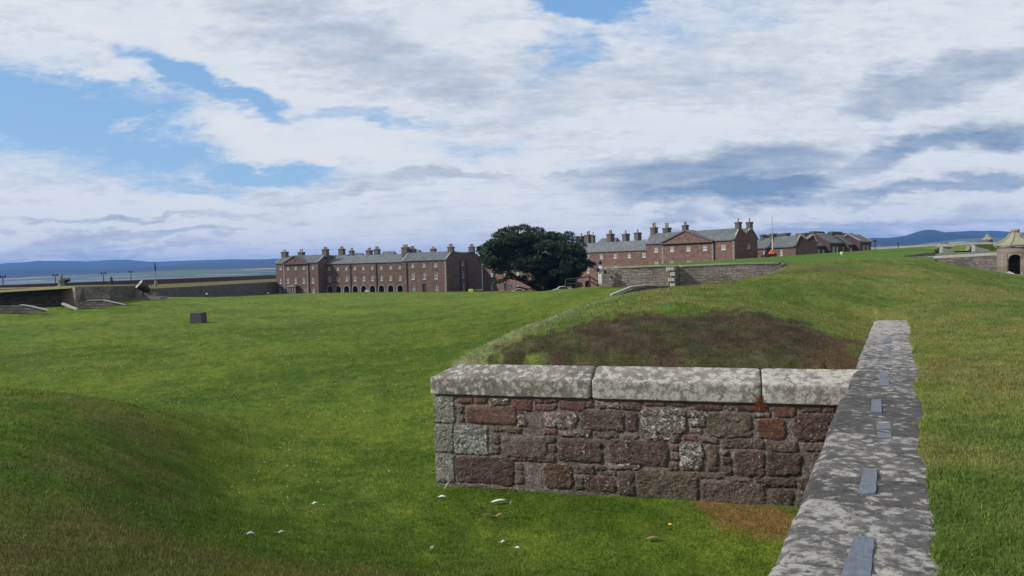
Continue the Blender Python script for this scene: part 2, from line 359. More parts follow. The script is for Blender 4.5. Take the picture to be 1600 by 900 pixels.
X, Y, Z, Fq = polar(upz, .9, 75, 260, lambda x, y: in_up(x, y)[0] & ~(np.hypot(x, y) > 70) & (x < 60))
c, _ = colors(X, Y, Z, True)
o = obj('grass_bank', np.c_[X, Y, Z], Fq, GM, smooth=True, cols=c); tag(o, kind='structure')
# ------------------------------------------------------------------ grass blades (near)
def blades(n, seed, upper, r0, r1, hscale=1., soft=1.):
    g = np.random.default_rng(seed); az = np.radians(g.uniform(-60, 60, n)); r = r0*(r1/r0)**g.random(n)
    x = r*np.sin(az); y = r*np.cos(az)
    iu, s1, t1, s2, s3 = in_up(x, y)
    if upper:
        wr = WR+(WR2-WR)*np.clip(t1/CLEN, 0, 1)+(fbm(t1*1.3, t1*0, 3, 6, .65)-.5)*.13
        on_cop = (t1 < CLEN) & (s1 > -.02) & (s1 < wr-.02)
        k = iu & ~on_cop & ~((s1 < 0) & (s2 < CWD+.03)) & (s3 > .15); zf = upz
    else:
        k = ~iu & (s1 < .0) & ~((s2 > -.03) & (s3 > -.25)) | (~iu & (s1 < 0) & (s3 < -.25)); k &= s1 < -.0; zf = lowz
    x = x[k]; y = y[k]; r = r[k]; z = zf(x, y); c, soil = colors(x, y, z, upper)
    keep = g.random(len(x)) > soil*(.55 if upper else .3); x, y, z, r, c = x[keep], y[keep], z[keep], r[keep], c[keep]; n = len(x)
    h = (.016+.022*g.random(n))*hscale*(1+r*.004)
    cl = fbm(x*3, y*3, 60, 3); h *= .75+.5*cl
    w = (.0018+.00036*r)*(.7+.6*g.random(n)); th = g.uniform(0, 2*np.pi, n); ln = g.uniform(.1, 1.0, n)*h; la = g.uniform(0, 2*np.pi, n)
    dx, dy = np.cos(th)*w, np.sin(th)*w
    V = np.empty((n, 3, 3), np.float32)
    V[:, 0] = np.c_[x-dx, y-dy, z-.004]; V[:, 1] = np.c_[x+dx, y+dy, z-.004]; V[:, 2] = np.c_[x+np.cos(la)*ln, y+np.sin(la)*ln, z+h]
    br = g.normal(1.3, .3, n).clip(.5, 2.2)[:, None]; ye = (g.random(n) < .10)[:, None]
    cc = c*br; cc = np.where(ye, cc*np.array([1.7, 1.25, 1.5]), cc)
    return V.reshape(-1, 3), np.arange(3*n).reshape(-1, 3), np.repeat(cc.clip(0, .6), 3, 0)
m, nt, b = mk('grass_blade'); a = N(nt, 'ShaderNodeVertexColor', layer_name='col'); nt.links.new(a.outputs[0], b.inputs['Base Color']); b.inputs['Roughness'].default_value = .6; b.inputs['Specular IOR Level'].default_value = .2
tr = N(nt, 'ShaderNodeBsdfTranslucent'); nt.links.new(a.outputs[0], tr.inputs[0]); mx = N(nt, 'ShaderNodeMixShader'); mx.inputs[0].default_value = .35
nt.links.new(b.outputs[0], mx.inputs[1]); nt.links.new(tr.outputs[0], mx.inputs[2]); nt.links.new(mx.outputs[0], nt.nodes['Material Output'].inputs[0])
GB = m
for upper, n, nm, lb in ((True, 850000, 'bank_grass', 'short mown turf on the bank beside the coping'), (False, 780000, 'lawn_grass', 'short green turf in the hollow below the wall')):
    V, Fq, cc = blades(n, 11+upper, upper, 2.2, 45); o = obj(nm, V, Fq, GB, cols=cc); tag(o, lb, 'grass', kind='stuff')
# ------------------------------------------------------------------ stone materials for the near walls
def lichenmat(name, base, dark, pale, amt_attr=True):
    m, nt, b = mk(name); v = coords(nt)
    at = N(nt, 'ShaderNodeAttribute', attribute_name='lich', attribute_type='GEOMETRY').outputs['Fac']
    n1 = noise(nt, v, 26, 7, .78); n2 = noise(nt, v, 3.0, 5, .7, .6); n3 = noise(nt, v, 12, 9, .8, .5); n4 = noise(nt, v, 90, 3, .6)
    col = mix(nt, ramp(nt, n2, [(.35, 0.), (.6, 1.)]), dark, base)
    col = mix(nt, 1.0, col, ramp(nt, n1, [(.28, .45), (.72, 1.5)]), 'MULTIPLY')
    col = mix(nt, 1.0, col, ramp(nt, mth(nt, 'ADD', at, .5), [(.3, .62), (.7, 1.25)]), 'MULTIPLY')
    wv = N(nt, 'ShaderNodeTexVoronoi', feature='SMOOTH_F1'); wv.inputs['Scale'].default_value = 9; wv.inputs['Smoothness'].default_value = .2
    vm = N(nt, 'ShaderNodeVectorMath', operation='MULTIPLY_ADD'); nn = N(nt, 'ShaderNodeTexNoise'); nn.inputs['Scale'].default_value = 12; nt.links.new(v, nn.inputs[0])
    nt.links.new(nn.outputs['Color'], vm.inputs[0]); vm.inputs[1].default_value = (.09, .09, .09); nt.links.new(v, vm.inputs[2]); nt.links.new(vm.outputs[0], wv.inputs[0])
    blob = mth(nt, 'SUBTRACT', .62, wv.outputs['Distance'])
    th = mth(nt, 'ADD', mth(nt, 'ADD', mth(nt, 'MULTIPLY', blob, .4), mth(nt, 'MULTIPLY', n3, .95)), mth(nt, 'ADD', mth(nt, 'MULTIPLY', n2, .45), mth(nt, 'MULTIPLY', at, .5)))
    lf = ramp(nt, th, [(.735, 0.), (.79, .75), (.86, 1.)])
    pc = mix(nt, mth(nt, 'MULTIPLY', mth(nt, 'ADD', n4, n1), .5), tuple(x*.5 for x in pale), tuple(x*1.5 for x in pale))
    crk = ramp(nt, n1, [(.40, .25), (.5, 1.)]); col = mix(nt, mth(nt, 'MULTIPLY', mth(nt, 'MULTIPLY', lf, crk), .9), col, pc)
    gsp = ramp(nt, noise(nt, v, 48, 4, .7), [(.60, 0.), (.66, 1.)]); col = mix(nt, mth(nt, 'MULTIPLY', gsp, .45), col, tuple(x*.8 for x in pale))
    mo_ = ramp(nt, noise(nt, v, 2.1, 5, .7), [(.58, 0.), (.72, .45)]); col = mix(nt, mo_, col, (.10, .095, .05))
    nt.links.new(col, b.inputs['Base Color']); b.inputs['Roughness'].default_value = .95
    bump(nt, b, mth(nt, 'ADD', mth(nt, 'ADD', mth(nt, 'MULTIPLY', n1, 1.), mth(nt, 'MULTIPLY', n4, .35)), mth(nt, 'MULTIPLY', lf, .15)), .8, .02)
    return m
LCH = lichenmat('lichened_coping_stone', (.2, .185, .165), (.115, .107, .10), (.37, .365, .33))
LCD = lichenmat('weathered_coping_stone', (.125, .118, .115), (.058, .056, .058), (.31, .305, .29))
def facemat():
    m, nt, b = mk('rubble_face'); a = N(nt, 'ShaderNodeVertexColor', layer_name='col'); v = coords(nt)
    at = N(nt, 'ShaderNodeAttribute', attribute_name='lich', attribute_type='GEOMETRY').outputs['Fac']
    n1 = noise(nt, v, 34, 6, .75); n2 = noise(nt, v, 9, 5, .65); n3 = noise(nt, v, 17, 6, .75, .3)
    sc2 = mth(nt, 'MULTIPLY', mth(nt, 'SUBTRACT', noise(nt, v, 60, 3, .6), .5), .35)
    col = mix(nt, 1.0, a.outputs[0], ramp(nt, n1, [(.32, .2), (.7, 1.85)]), 'MULTIPLY')
    col = mix(nt, 1.0, col, ramp(nt, n2, [(.3, .7), (.7, 1.25)]), 'MULTIPLY')
    lf = ramp(nt, mth(nt, 'ADD', mth(nt, 'ADD', n3, sc2), mth(nt, 'MULTIPLY', at, .3)), [(.65, 0.), (.68, 1.)])
    col = mix(nt, mth(nt, 'MULTIPLY', lf, .85), col, (.48, .47, .43))
    nt.links.new(col, b.inputs['Base Color']); b.inputs['Roughness'].default_value = .95
    bump(nt, b, mth(nt, 'ADD', mth(nt, 'MULTIPLY', n1, 1.), mth(nt, 'MULTIPLY', n3, .8)), 1.0, .035); return m
FACE = facemat()
# traced rubble: crop offset, crop zoom, then rectangles (x0,y0,x1,y1,kind) in that crop
CR = [((670,560),4.09,[(12,228,162,412,'l'),(30,418,158,600,'l'),(160,425,378,614,'L'),(40,606,165,790,'l'),(178,246,283,285,'r'),(289,248,372,288,'r'),(386,246,512,302,'g'),(522,252,662,330,'r'),(672,252,730,284,'r'),(738,252,815,286,'r'),(672,291,815,330,'r'),
 (182,295,216,350,'g'),(182,356,216,408,'g'),(232,304,562,418,'R'),(568,336,620,352,'b'),(566,360,626,434,'g'),(385,430,592,470,'m'),(392,484,450,545,'m'),(388,552,450,615,'m'),(462,500,760,640,'m'),(520,634,575,656,'r'),(580,636,625,657,'r'),(632,641,690,660,'b'),(700,643,760,662,'m'),(462,622,510,655,'m'),
 (172,628,548,802,'b'),(556,668,605,712,'m'),(552,718,605,800,'m'),(170,808,560,835,'m')]),
((860,560),3.75,[(-38,345-30,158,410,'g'),(-38,415,42,450,'R'),(42,245,205,305,'r'),(212,245,250,290,'r'),(265,252,400,295,'g'),(412,250,535,302,'b'),(552,252,670,276,'r'),(700,258,826,284,'b'),(175,305,430,430,'b'),(440,312,512,425,'b'),(526,288,800,440,'G'),(58,422,240,462,'g'),(258,430,402,470,'m'),(418,440,510,478,'m'),(550,440,766,486,'g'),
 (45,470,308,608,'b'),(345,480,690,630,'b'),(702,512,752,545,'r'),(705,555,758,600,'m'),(697,608,755,655,'m'),(-15,462,32,500,'m'),(-10,508,36,550,'m'),(-30,560,36,608,'m'),(-40,618,132,765,'b'),(140,622,260,680,'m'),(265,625,330,658,'m'),(338,617,528,655,'g'),(290,664,385,686,'m'),(140,690,195,770,'m'),(202,692,388,785,'b'),(394,664,496,805,'b'),(504,662,870,832,'m')]),
((1050,560),3.75,[(130,266,292,302,'r'),(299,270,375,300,'g'),(382,270,568,308,'r'),(92,308,210,346,'G'),(104,352,200,405,'G'),(104,412,180,446,'g'),(205,318,470,462,'m'),(68,458,150,488,'r'),(172,466,262,500,'m'),(482,312,580,345,'g'),(596,280,734,348,'r'),(498,352,668,470,'O'),(285,470,545,526,'m'),(552,476,735,546,'m'),
 (45,495,185,655,'G'),(212,510,270,665,'b'),(292,535,337,570,'b'),(292,576,347,620,'b'),(297,628,350,680,'b'),(358,540,545,690,'b'),(552,552,760,688,'b'),(150,668,292,702,'m'),(315,692,470,734,'m'),(480,698,735,756,'b'),(168,712,552,872,'m'),(585,765,715,892,'m')]),
((1160,560),3.6,[(340,275,445,305,'r'),(455,275,525,305,'r'),(290,312,560,468,'b'),(345,475,520,530,'m'),(385,540,600,675,'b'),(310,682,520,742,'b'),(300,750,520,880,'m')])]
KC = dict(l=(.215,.205,.185), L=(.2,.19,.17), r=(.13,.07,.056), R=(.145,.082,.067), b=(.098,.068,.056), g=(.13,.10,.086), G=(.12,.097,.085), m=(.125,.098,.08), O=(.135,.066,.045))
KL = dict(l=.2, L=.4, r=-.15, R=-.45, b=.08, g=.28, G=.42, m=.02, O=-.6)
def face_uz(px, py):
    d = ray(px, py); n3 = np.array([fn[0], fn[1], 0]); P0 = np.array([FL[0], FL[1], 0])
    p = EYE + d*(((P0-EYE)@n3)/(d@n3)); return float((p[:2]-FL)@fd), float(p[2])
stones = []
for (ox, oy), sc, L in CR:
    for x0, y0, x1, y1, k in L:
        a = face_uz(ox+x0/sc, oy+y1/sc); b_ = face_uz(ox+x1/sc, oy+y0/sc); a2 = face_uz(ox+x0/sc, oy+y0/sc); b2 = face_uz(ox+x1/sc, oy+y1/sc)
        stones.append(((a[0]+a2[0])/2, (a[1]+b2[1])/2, (b_[0]+b2[0])/2, (a2[1]+b_[1])/2, k))
sw = empty('stone_wall', (FL[0], FL[1], 0)); tag(sw, 'low rubble wall of red and grey stones across the foreground, topped by lichened slabs', 'stone wall')
def W(u, off, z): return (fd[0]*u+fn[0]*off, fd[1]*u+fn[1]*off, z)
res = .0115
uu = np.arange(-.0, FLEN, res); zz = np.arange(-.25, 1.475, res); U, Zg = np.meshgrid(uu, zz)
Uw = U+(fbm(U*4, Zg*4, 101)-.5)*.06; Zw = Zg+(fbm(U*4, Zg*4, 102)-.5)*.05
H = np.full(U.shape, -.007)+(fbm(U*12, Zg*12, 103, 5, .7)-.5)*.026
C = np.ones(U.shape+(3,))*np.array([.165, .14, .128])*(.6+.8*fbm(U*9, Zg*9, 104, 5, .7))[..., None]; LI = np.full(U.shape, -.15)
for i, (u0, z0, u1, z1, k) in enumerate(stones):
    cx, cz, hx, hz = (u0+u1)/2, (z0+z1)/2, abs(u1-u0)/2-.004, abs(z1-z0)/2-.003
    sel = (abs(U-cx) < hx+.1) & (abs(Zg-cz) < hz+.1)
    if not sel.any(): continue
    quoin = k in 'lL'; rr = min(hx, hz)*(.15 if quoin or k == 'r' else .42)
    a, b_ = (U, Zg) if quoin else (Uw, Zw)
    qx = abs(a[sel]-cx)-hx+rr; qz = abs(b_[sel]-cz)-hz+rr
    sd = -(np.hypot(np.maximum(qx, 0), np.maximum(qz, 0))+np.minimum(np.maximum(qx, qz), 0)-rr)
    mk_ = sst(-.003, .005, sd+(fbm(U[sel]*24, Zg[sel]*24, 150, 3)-.5)*.03); bul = sst(0, .05, sd)*(.006 if quoin else random.uniform(.004, .016))+.012
    rough = (fbm(U[sel]*9+i, Zg[sel]*12, 200+i, 5, .72)-.5)*(.022 if k in 'rRO' else .055)
    if quoin: rough = (fbm(U[sel]*30, Zg[sel]*30, 200+i, 3)-.5)*.022
    H[sel] = H[sel]*(1-mk_)+(bul+rough)*mk_
    kc = np.array(KC[k])*random.uniform(.85, 1.15)*(1+np.array([random.uniform(-.06, .06) for _ in range(3)]))
    kc = kc[None]*(.7+.6*fbm(U[sel]*5+i, Zg[sel]*5, 300+i, 4))[:, None]
    C[sel] = C[sel]*(1-mk_[:, None])+kc*mk_[:, None]; LI[sel] = LI[sel]*(1-mk_)+(KL[k]+random.uniform(-.06, .06))*mk_
foot_tint = sst(.75, .05, Zg-.08)*sst(1.5, 4.5, U)  # duller green mixed in toward the wall foot, more to the right
C = C*(1-.35*foot_tint[..., None])+np.array([.055, .058, .04])*.35*foot_tint[..., None]
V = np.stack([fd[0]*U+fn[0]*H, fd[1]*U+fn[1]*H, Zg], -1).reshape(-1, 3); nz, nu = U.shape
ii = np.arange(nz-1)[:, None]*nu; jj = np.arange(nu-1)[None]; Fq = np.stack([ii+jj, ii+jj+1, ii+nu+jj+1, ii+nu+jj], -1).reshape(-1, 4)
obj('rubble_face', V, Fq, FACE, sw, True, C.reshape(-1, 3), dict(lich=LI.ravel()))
mb = MB(); mb.box(0.0, FLEN, .03, .45, -.4, 1.47, lambda u, w, z: W(u, -w, z)); mb.build('wall_core', MAT['gstone'], sw)
def slab(name, prof, u0, u1, T, mat, parent, seed, lich=0., amp=.012, res=.03, hip=0, fs=6, rough=.5):
    P = [np.array(p, float) for p in prof]; pts = []
    for a, b_ in zip(P[:-1], P[1:]):
        n = max(1, int(np.linalg.norm(b_-a)/res)); pts += [a+(b_-a)*k/n for k in range(n)]
    pts.append(P[-1]); pts = np.array(pts); n = len(pts); c0 = pts.mean(0)
    nu = max(2, int((u1-u0)/res)); t = np.linspace(0, 1, nu); PI_, TT = np.meshgrid(np.arange(n), t)
    pw = pts[PI_, 0]; pz = pts[PI_, 1]; ztop = P[:][0][1]
    h = np.clip((pz-1.75)/.15, 0, 1)*hip; ua = u0+h; Ug = ua+(u1-ua)*TT
    nrm = np.stack([pw-c0[0], pz-c0[1]], -1); nrm /= np.linalg.norm(nrm, axis=-1, keepdims=True)+1e-9
    dd = (fbm(Ug*fs+pz*3, pw*fs+pz*fs, seed, 5, .6)-.5)*2*amp + (fbm(Ug*1.5, pw*1.5+pz, seed+9, 3)-.5)*2*amp*rough
    e = np.minimum(Ug-u0-h, u1-Ug); dd -= .028*np.exp(-np.maximum(e, 0)/.022)
    V = np.stack([Ug, pw+nrm[..., 0]*dd, pz+nrm[..., 1]*dd], -1).reshape(-1, 3)
    F = [(i*n+j, i*n+j+1, (i+1)*n+j+1, (i+1)*n+j) for i in range(nu-1) for j in range(n-1)]
    V = [tuple(v) for v in V]; k0 = len(V); V += [(u0, c0[0], 1.62), (u1, c0[0], 1.62)]
    F += [((k+1) % n, k, k0) for k in range(n)]+[((nu-1)*n+k, (nu-1)*n+(k+1) % n, k0+1) for k in range(n)]
    V = [T(*v) for v in V]
    return obj(name, V, F, mat, parent, True, None, dict(lich=np.full(len(V), lich)))
TW = lambda u, w, z: W(u, -w, z)
us = [-.04, face_uz(925, 600)[0], face_uz(1190, 600)[0], FLEN]
prof = [(.35, 1.5), (-.0, 1.482), (-.045, 1.49), (-.05, 1.735), (-.035, 1.755), (.36, 1.9), (.42, 1.89), (.42, 1.5)]
for k in range(3): slab('coping_slab', prof, us[k]+.008, us[k+1]-.008, TW, LCH, sw, 400+k*7, (-.03, .1, .16)[k], .006, .02, .27 if k == 0 else 0)
# orange lichen tuft on the joint
mo = flat('orange_lichen', (.34, .12, .03), 1, .4, 30); u_, z_ = face_uz(1187, 628); mb = MB()
for k in range(260):
    a = random.gauss(0, .035); h = random.gauss(-.02, .05); s = random.uniform(.006, .016); th = random.uniform(0, 3.14)
    c0 = W(u_+a, .05+random.random()*.02, z_+h); mb.add([(c0[0]+math.cos(th)*s, c0[1], c0[2]-s*.3), (c0[0]-math.cos(th)*s, c0[1], c0[2]), (c0[0], c0[1]-.01, c0[2]+s*1.6)], [(0, 1, 2)])
o = mb.build('lichen_tuft', mo); o.location = (FL[0], FL[1], 0); tag(o, 'small orange tuft growing at the joint of two coping slabs on the rubble wall', 'lichen')
# return wall hidden behind the bank
mb = MB(); mb.box(.5, 26, -.45, 0, -.6, 1.82, lambda u, w, z: (RL[0]+rd[0]*u-rn[0]*w*1.0-rn[0]*.42, RL[1]+rd[1]*u-rn[1]*w-rn[1]*.42, z))
o = uvz(obj('flank_wall', mb.V, mb.F, MAT['rub'], sw)); o.location = (-FL[0]+rn[0]*.42, -FL[1]+rn[1]*.42, 0)
# long coping
cw = empty('coping_wall', (CA[0], CA[1], 0)); tag(cw, 'long wall coping of worn lichened slabs running away at the right, grass along one side', 'stone wall')
def TC(t, s, z): return (ed[0]*t+en[0]*s, ed[1]*t+en[1]*s, z)
def tof(px, py): p = PZ(px, py, 1.9)[:2]; return float((p-CA)@ed)
ts = [0, 2.4, tof(1200, 866)-.02] + [tof(1400, y) for y in (791, 749, 681, 620, 576, 545, 520)] + [CLEN]
ts = sorted(ts); WD = WR+.3
for k in range(len(ts)-1):
    dz = random.uniform(-.005, .005); a = random.uniform(-.012, .012)
    prof = [(.3, 1.62+dz), (.0, 1.60+dz), (-.012+a, 1.66+dz), (-.01+a, 1.80+dz), (.015+a, 1.865+dz), (.065+a, 1.895+dz), (WD*.5, 1.905+dz*.5), (WD, 1.9), (WD, 1.6)]
    slab('coping_stone', prof, ts[k]+.004, ts[k+1]-.004, TC, LCD, cw, 500+k*13, (.05, .12, .06, -.16, -.02, -.2, -.08, .04, .12, .2, .26, .26)[k % 12], .016, .028, 0, 5, 1.0)
mb = MB(); mb.box(0.0, CLEN, .05, WD-.1, -.5, 1.63, TC); mb.build('wall_core', MAT['rub'], cw)
SLT = flat('blue_slate', (.10, .115, .145), .7, .45, 20)
for q in ([(1334,839),(1366,839),(1360,900),(1314,900)], [(1349,732),(1371,732),(1368,771),(1341,771)], [(1369,661),(1391,661),(1393,684),(1371,684)], [(1362,624),(1377,624),(1378,643.5),(1361,643.5)], [(1376,579),(1388,579),(1389,602),(1372,602)], [(1379,543),(1390,543),(1390,552.5),(1379,552.5)], [(1382,528),(1392,528),(1392,535),(1381,535)]):
    P = [PZ(x, y, 1.912)-np.array([CA[0], CA[1], 0]) for x, y in q]; c0 = sum(P)/4; V = []; n = 8
    g = [(P[0]*(1-i/n)+P[1]*i/n)*(1-j/n)+(P[3]*(1-i/n)+P[2]*i/n)*j/n for j in range(n+1) for i in range(n+1)]
    top = [p+np.array([0, 0, 0])+(np.array([random.uniform(-.0025, .0025), random.uniform(-.002, .002), random.uniform(-.001, .002)])) for p in g]
    F = [(j*(n+1)+i, j*(n+1)+i+1, (j+1)*(n+1)+i+1, (j+1)*(n+1)+i) for j in range(n) for i in range(n)]
    rim = [i for i in range(n+1)]+[(j+1)*(n+1)-1 for j in range(1, n+1)]+[n*(n+1)+i for i in range(n-1, -1, -1)]+[j*(n+1) for j in range(n-1, 0, -1)]
    b0 = len(top); top += [top[i]-np.array([0, 0, .05]) for i in rim]
    F += [(rim[i], rim[(i+1) % len(rim)], b0+(i+1) % len(rim), b0+i) for i in range(len(rim))]
    obj('slate_inlay', top, F, SLT, cw)
# ------------------------------------------------------------------ far masonry buildings
def poly_fill(outer, holes):
    L = [[Vector((a, b, 0)) for a, b in outer]]+[[Vector((a, b, 0)) for a, b in h] for h in holes]
    return [p for l in L for p in l], tessellate_polygon(L)
class Face:       # a vertical plane through world point O (xy), direction d, outward normal n (xy)
    def __init__(s, O, d, n): s.O = np.array(O, float); s.d = np.array(d, float); s.n = np.array(n, float)
    def uz(s, px, py):
        r = ray(px, py); n3 = np.array([*s.n, 0]); p = EYE+r*(((np.array([*s.O, 0])-EYE)@n3)/(r@n3)); return float((p[:2]-s.O)@s.d), float(p[2])
    def at(s, u, off, z): return (s.O[0]+s.d[0]*u+s.n[0]*off, s.O[1]+s.d[1]*u+s.n[1]*off, z)
    def shift(s, off): return Face(s.O+s.n*off, s.d, s.n)
def rect(c, w, h): return [(c[0]-w/2, c[1]-h/2), (c[0]+w/2, c[1]-h/2), (c[0]+w/2, c[1]+h/2), (c[0]-w/2, c[1]+h/2)]
def archp(c, w, zb, zt):
    r = w/2; P = [(c-r, zb), (c+r, zb)]
    for k in range(9): a = math.pi*k/8; P.append((c+r*math.cos(a), zt-r+r*math.sin(a)))
    return P
def wall_mesh(f, outer, holes, depths):
    V2, T = poly_fill(outer, holes); V = [f.at(p.x, 0, p.y) for p in V2]; F = [tuple(t) for t in T]
    b = len(outer)
    for h, dp in zip(holes, depths):
        n = len(h); k = len(V); V += [f.at(a, -dp, z) for a, z in h]
        F += [(b+i, b+(i+1) % n, k+(i+1) % n, k+i) for i in range(n)]; F.append(tuple(k+i for i in range(n))); b += n
    return V, F
def window(f, c, w, h, parent, cols=3, rows=4, bar=.07):
    mb = MB(); T = lambda a, o, z: f.at(a, o, z); x0, x1, z0, z1 = c[0]-w/2, c[0]+w/2, c[1]-h/2, c[1]+h/2; e = .1
    for (a, b_, p, q) in [(x0, x1, z0, z0+e*1.5), (x0, x1, z1-e*.8, z1)]: mb.box(a, b_, -.16, -.08, p, q, T)
    for (a, b_) in [(x0, x0+e), (x1-e, x1)]: mb.box(a, b_, -.16, -.08, z0+e*1.5, z1-e*.8, T)
    for i in range(1, cols): x = x0+(x1-x0)*i/cols; mb.box(x-bar/2, x+bar/2, -.15, -.1, z0+e, z1-e*.8, T)
    for i in range(1, rows): z = z0+(z1-z0)*i/rows; b2 = bar*(1.5 if i == rows//2 else .8); mb.box(x0+e, x1-e, -.145, -.095, z-b2/2, z+b2/2, T)
    o = mb.build('window', MAT['white'], parent); g = MB(); g.box(x0+.02, x1-.02, -.22, -.17, z0+.02, z1-.02, T); g.build('pane', MAT['glass'], o)
    s = MB(); s.box(x0-.1, x1+.1, -.1, .07, z0-.14, z0, T); s.build('sill', MAT['gstone'], o); return o
def chimney(f, off, px, ytop, wpx, npots, ypot, zbot, parent, dpth=1.0, mat='dstone', potmat='pot', ry=None):
    wpx *= (.78 if f is F1 else .66 if npots else .9); g = f.shift(off); u, zt = g.uz(px, ytop); ua = g.uz(px-wpx/2, ytop)[0]; ub = g.uz(px+wpx/2, ytop)[0]; zp_ = g.uz(px, ypot)[1]
    dpth = (ub-ua)*.75 if npots else .7; mb = MB(); T = lambda a, o, z: g.at(a, o, z); e = min((ub-ua)*.09, .1)
    mb.box(ua+e, ub-e, -dpth/2, dpth/2, zbot, zt-.28, T); mb.box(ua, ub, -dpth/2-e, dpth/2+e, zt-.28, zt-.06, T); mb.box(ua+e*.6, ub-e*.6, -dpth/2, dpth/2, zt-.06, zt+.02, T)
    o = mb.build('chimney', MAT[mat], parent)
    for k in range(npots):
        t = (k+.5)/npots; x = ua+e+(ub-ua-2*e)*(.1+.8*t); r = min(.2, (ub-ua)*.12+.03); p = MB(); h = (zp_-zt)*random.uniform(.85, 1.05)
        p.lathe([(r, 0), (r*.85, h*.3), (r*.8, h*.85), (r*1.05, h*.9), (r, h)], n=8, T=lambda a, b_, z, x=x: g.at(x+a, b_, zt+z)); p.build('chimney_pot', MAT[potmat], o)
    return o
def block(name_parent, f, u0, u1, ze, zb, prof, holes, depths, mat, roofmat, endR=None, skewR=True, skewL=False):
    """wall + roof of one range; prof = [(w, rise)...] from front eaves to back eaves, in metres behind the face"""
    P = name_parent; D = prof[-1][0]; V, F = wall_mesh(f, [(u0, zb), (u1, zb), (u1, ze), (u0, ze)], holes, depths)
    nf0 = len(F); fr = Face(f.at(u1, 0, 0)[:2], -f.n, f.d); fl = Face(f.at(u0, 0, 0)[:2], -f.n, -f.d)
    gp = [(0, zb), (D, zb)]+[(w, ze+r) for w, r in prof[::-1]]
    hR, dR = endR or ([], []); v, g = wall_mesh(fr, gp, hR, dR); F += [tuple(i+len(V) for i in q) for q in g]; V += v
    v, g = wall_mesh(fl, gp, [], []); F += [tuple(i+len(V) for i in q) for q in g]; V += v
    k = len(V); V += [f.at(u0, -D, zb), f.at(u1, -D, zb), f.at(u1, -D, ze), f.at(u0, -D, ze)]; F.append((k, k+1, k+2, k+3))
    wo = uvz(obj('wall', V, F, mat, P))
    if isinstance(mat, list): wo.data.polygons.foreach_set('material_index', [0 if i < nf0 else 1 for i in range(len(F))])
    rp = [(prof[0][0]-.25, prof[0][1]-.12)]+list(prof[1:-1])+[(prof[-1][0]+.25, prof[-1][1]-.12)]; V = []; F = []; n = len(rp)
    for u in (u0-.02, u1+.02):
        V += [f.at(u, -w, ze+r+.16) for w, r in rp]+[f.at(u, -w, ze+r-.02) for w, r in rp]
    for i in range(n-1):
        F += [(i, i+1, 2*n+i+1, 2*n+i), (n+i, 3*n+i, 3*n+i+1, n+i+1), (i, n+i, n+i+1, i+1), (2*n+i, 2*n+i+1, 3*n+i+1, 3*n+i)]
    F += [(0, 2*n, 3*n, n), (n-1, 2*n-1, 4*n-1, 3*n-1)]
    ro = uvz(obj('roof', V, F, roofmat, P))
    for on, u in ((skewR, u1), (skewL, u0)):
        if not on: continue
        mb = MB()
        for (w0, r0_), (w1, r1_) in zip(prof[:-1], prof[1:]):
            V = [f.at(a, -w, ze+r+dz) for dz in (.08, .3) for a, w, r in ((u-.16, w0, r0_), (u+.14, w0, r0_), (u+.14, w1, r1_), (u-.16, w1, r1_))]
            mb.add(V, [(0, 3, 2, 1), (4, 5, 6, 7), (0, 1, 5, 4), (1, 2, 6, 5), (2, 3, 7, 6), (3, 0, 4, 7)])
        mb.build('skew', MAT['skew'], ro)
    return ro
def pediment(f, ul, ur, ze, rise, proud, parent, mat, roofmat, back):
    g = f.shift(proud); um = (ul+ur)/2; V = [g.at(ul, 0, ze), g.at(ur, 0, ze), g.at(um, 0, ze+rise), g.at(ul, -proud-.01, ze), g.at(ur, -proud-.01, ze), g.at(um, -proud-back, ze+rise)]
    o = uvz(obj('pediment', V, [(0, 1, 2)], mat, parent)); mb = MB(); r = rise*.2
    for k in range(14):
        a, b_ = 2*math.pi*k/14, 2*math.pi*(k+1)/14; c = ze+rise*.42
        mb.add([g.at(um+math.cos(t)*q, e, c+math.sin(t)*q) for t in (a, b_) for q in (r, r*.72) for e in (.003, .06)], [(0, 1, 3, 2), (1, 5, 7, 3), (4, 6, 7, 5), (0, 4, 5, 1), (2, 3, 7, 6)])
    mb.build('round_moulding', MAT['dstone'], o); mb = MB()
    for (a, za), (b_, zb_) in (((ul-.3, ze-.05), (um, ze+rise+.02)), ((um, ze+rise+.02), (ur+.3, ze-.05))):
        mb.add([g.at(x, e, z+dz) for e in (-.02, .25) for (x, z) in ((a, za), (b_, zb_)) for dz in (-.06, .18)], [(0, 1, 3, 2), (4, 6, 7, 5), (0, 2, 6, 4), (1, 5, 7, 3), (0, 4, 5, 1), (2, 3, 7, 6)])
    mb.box(ul-.25, ur+.25, .004, .2, ze-.2, ze+.02, lambda a, e, z: g.at(a, e, z)); mb.build('cornice', MAT['dstone'], o)
    V = [g.at(ul-.2, .2, ze+.0), g.at(um, .2, ze+rise+.2), g.at(ur+.2, .2, ze+.0), g.at(um, -proud-back, ze+rise+.2), g.at(ul-.2, -proud-.05, ze+.0), g.at(ur+.2, -proud-.05, ze)]
    uvz(obj('pediment_roof', V, [(0, 1, 3, 4), (1, 2, 5, 3)], roofmat, parent))
    V, F = wall_mesh(g, [(ul, ze-12), (ur, ze-12), (ur, ze), (ul, ze)], [], []); return o
def pipe(f, px, py0, py1, parent):
    a = f.uz(px, py0); b_ = f.uz(px, py1); mb = MB(); mb.box(a[0]-.09, a[0]+.09, .02, .2, b_[1], a[1], lambda u, o, z: f.at(u, o, z)); mb.build('drainpipe', MAT['black'], parent)
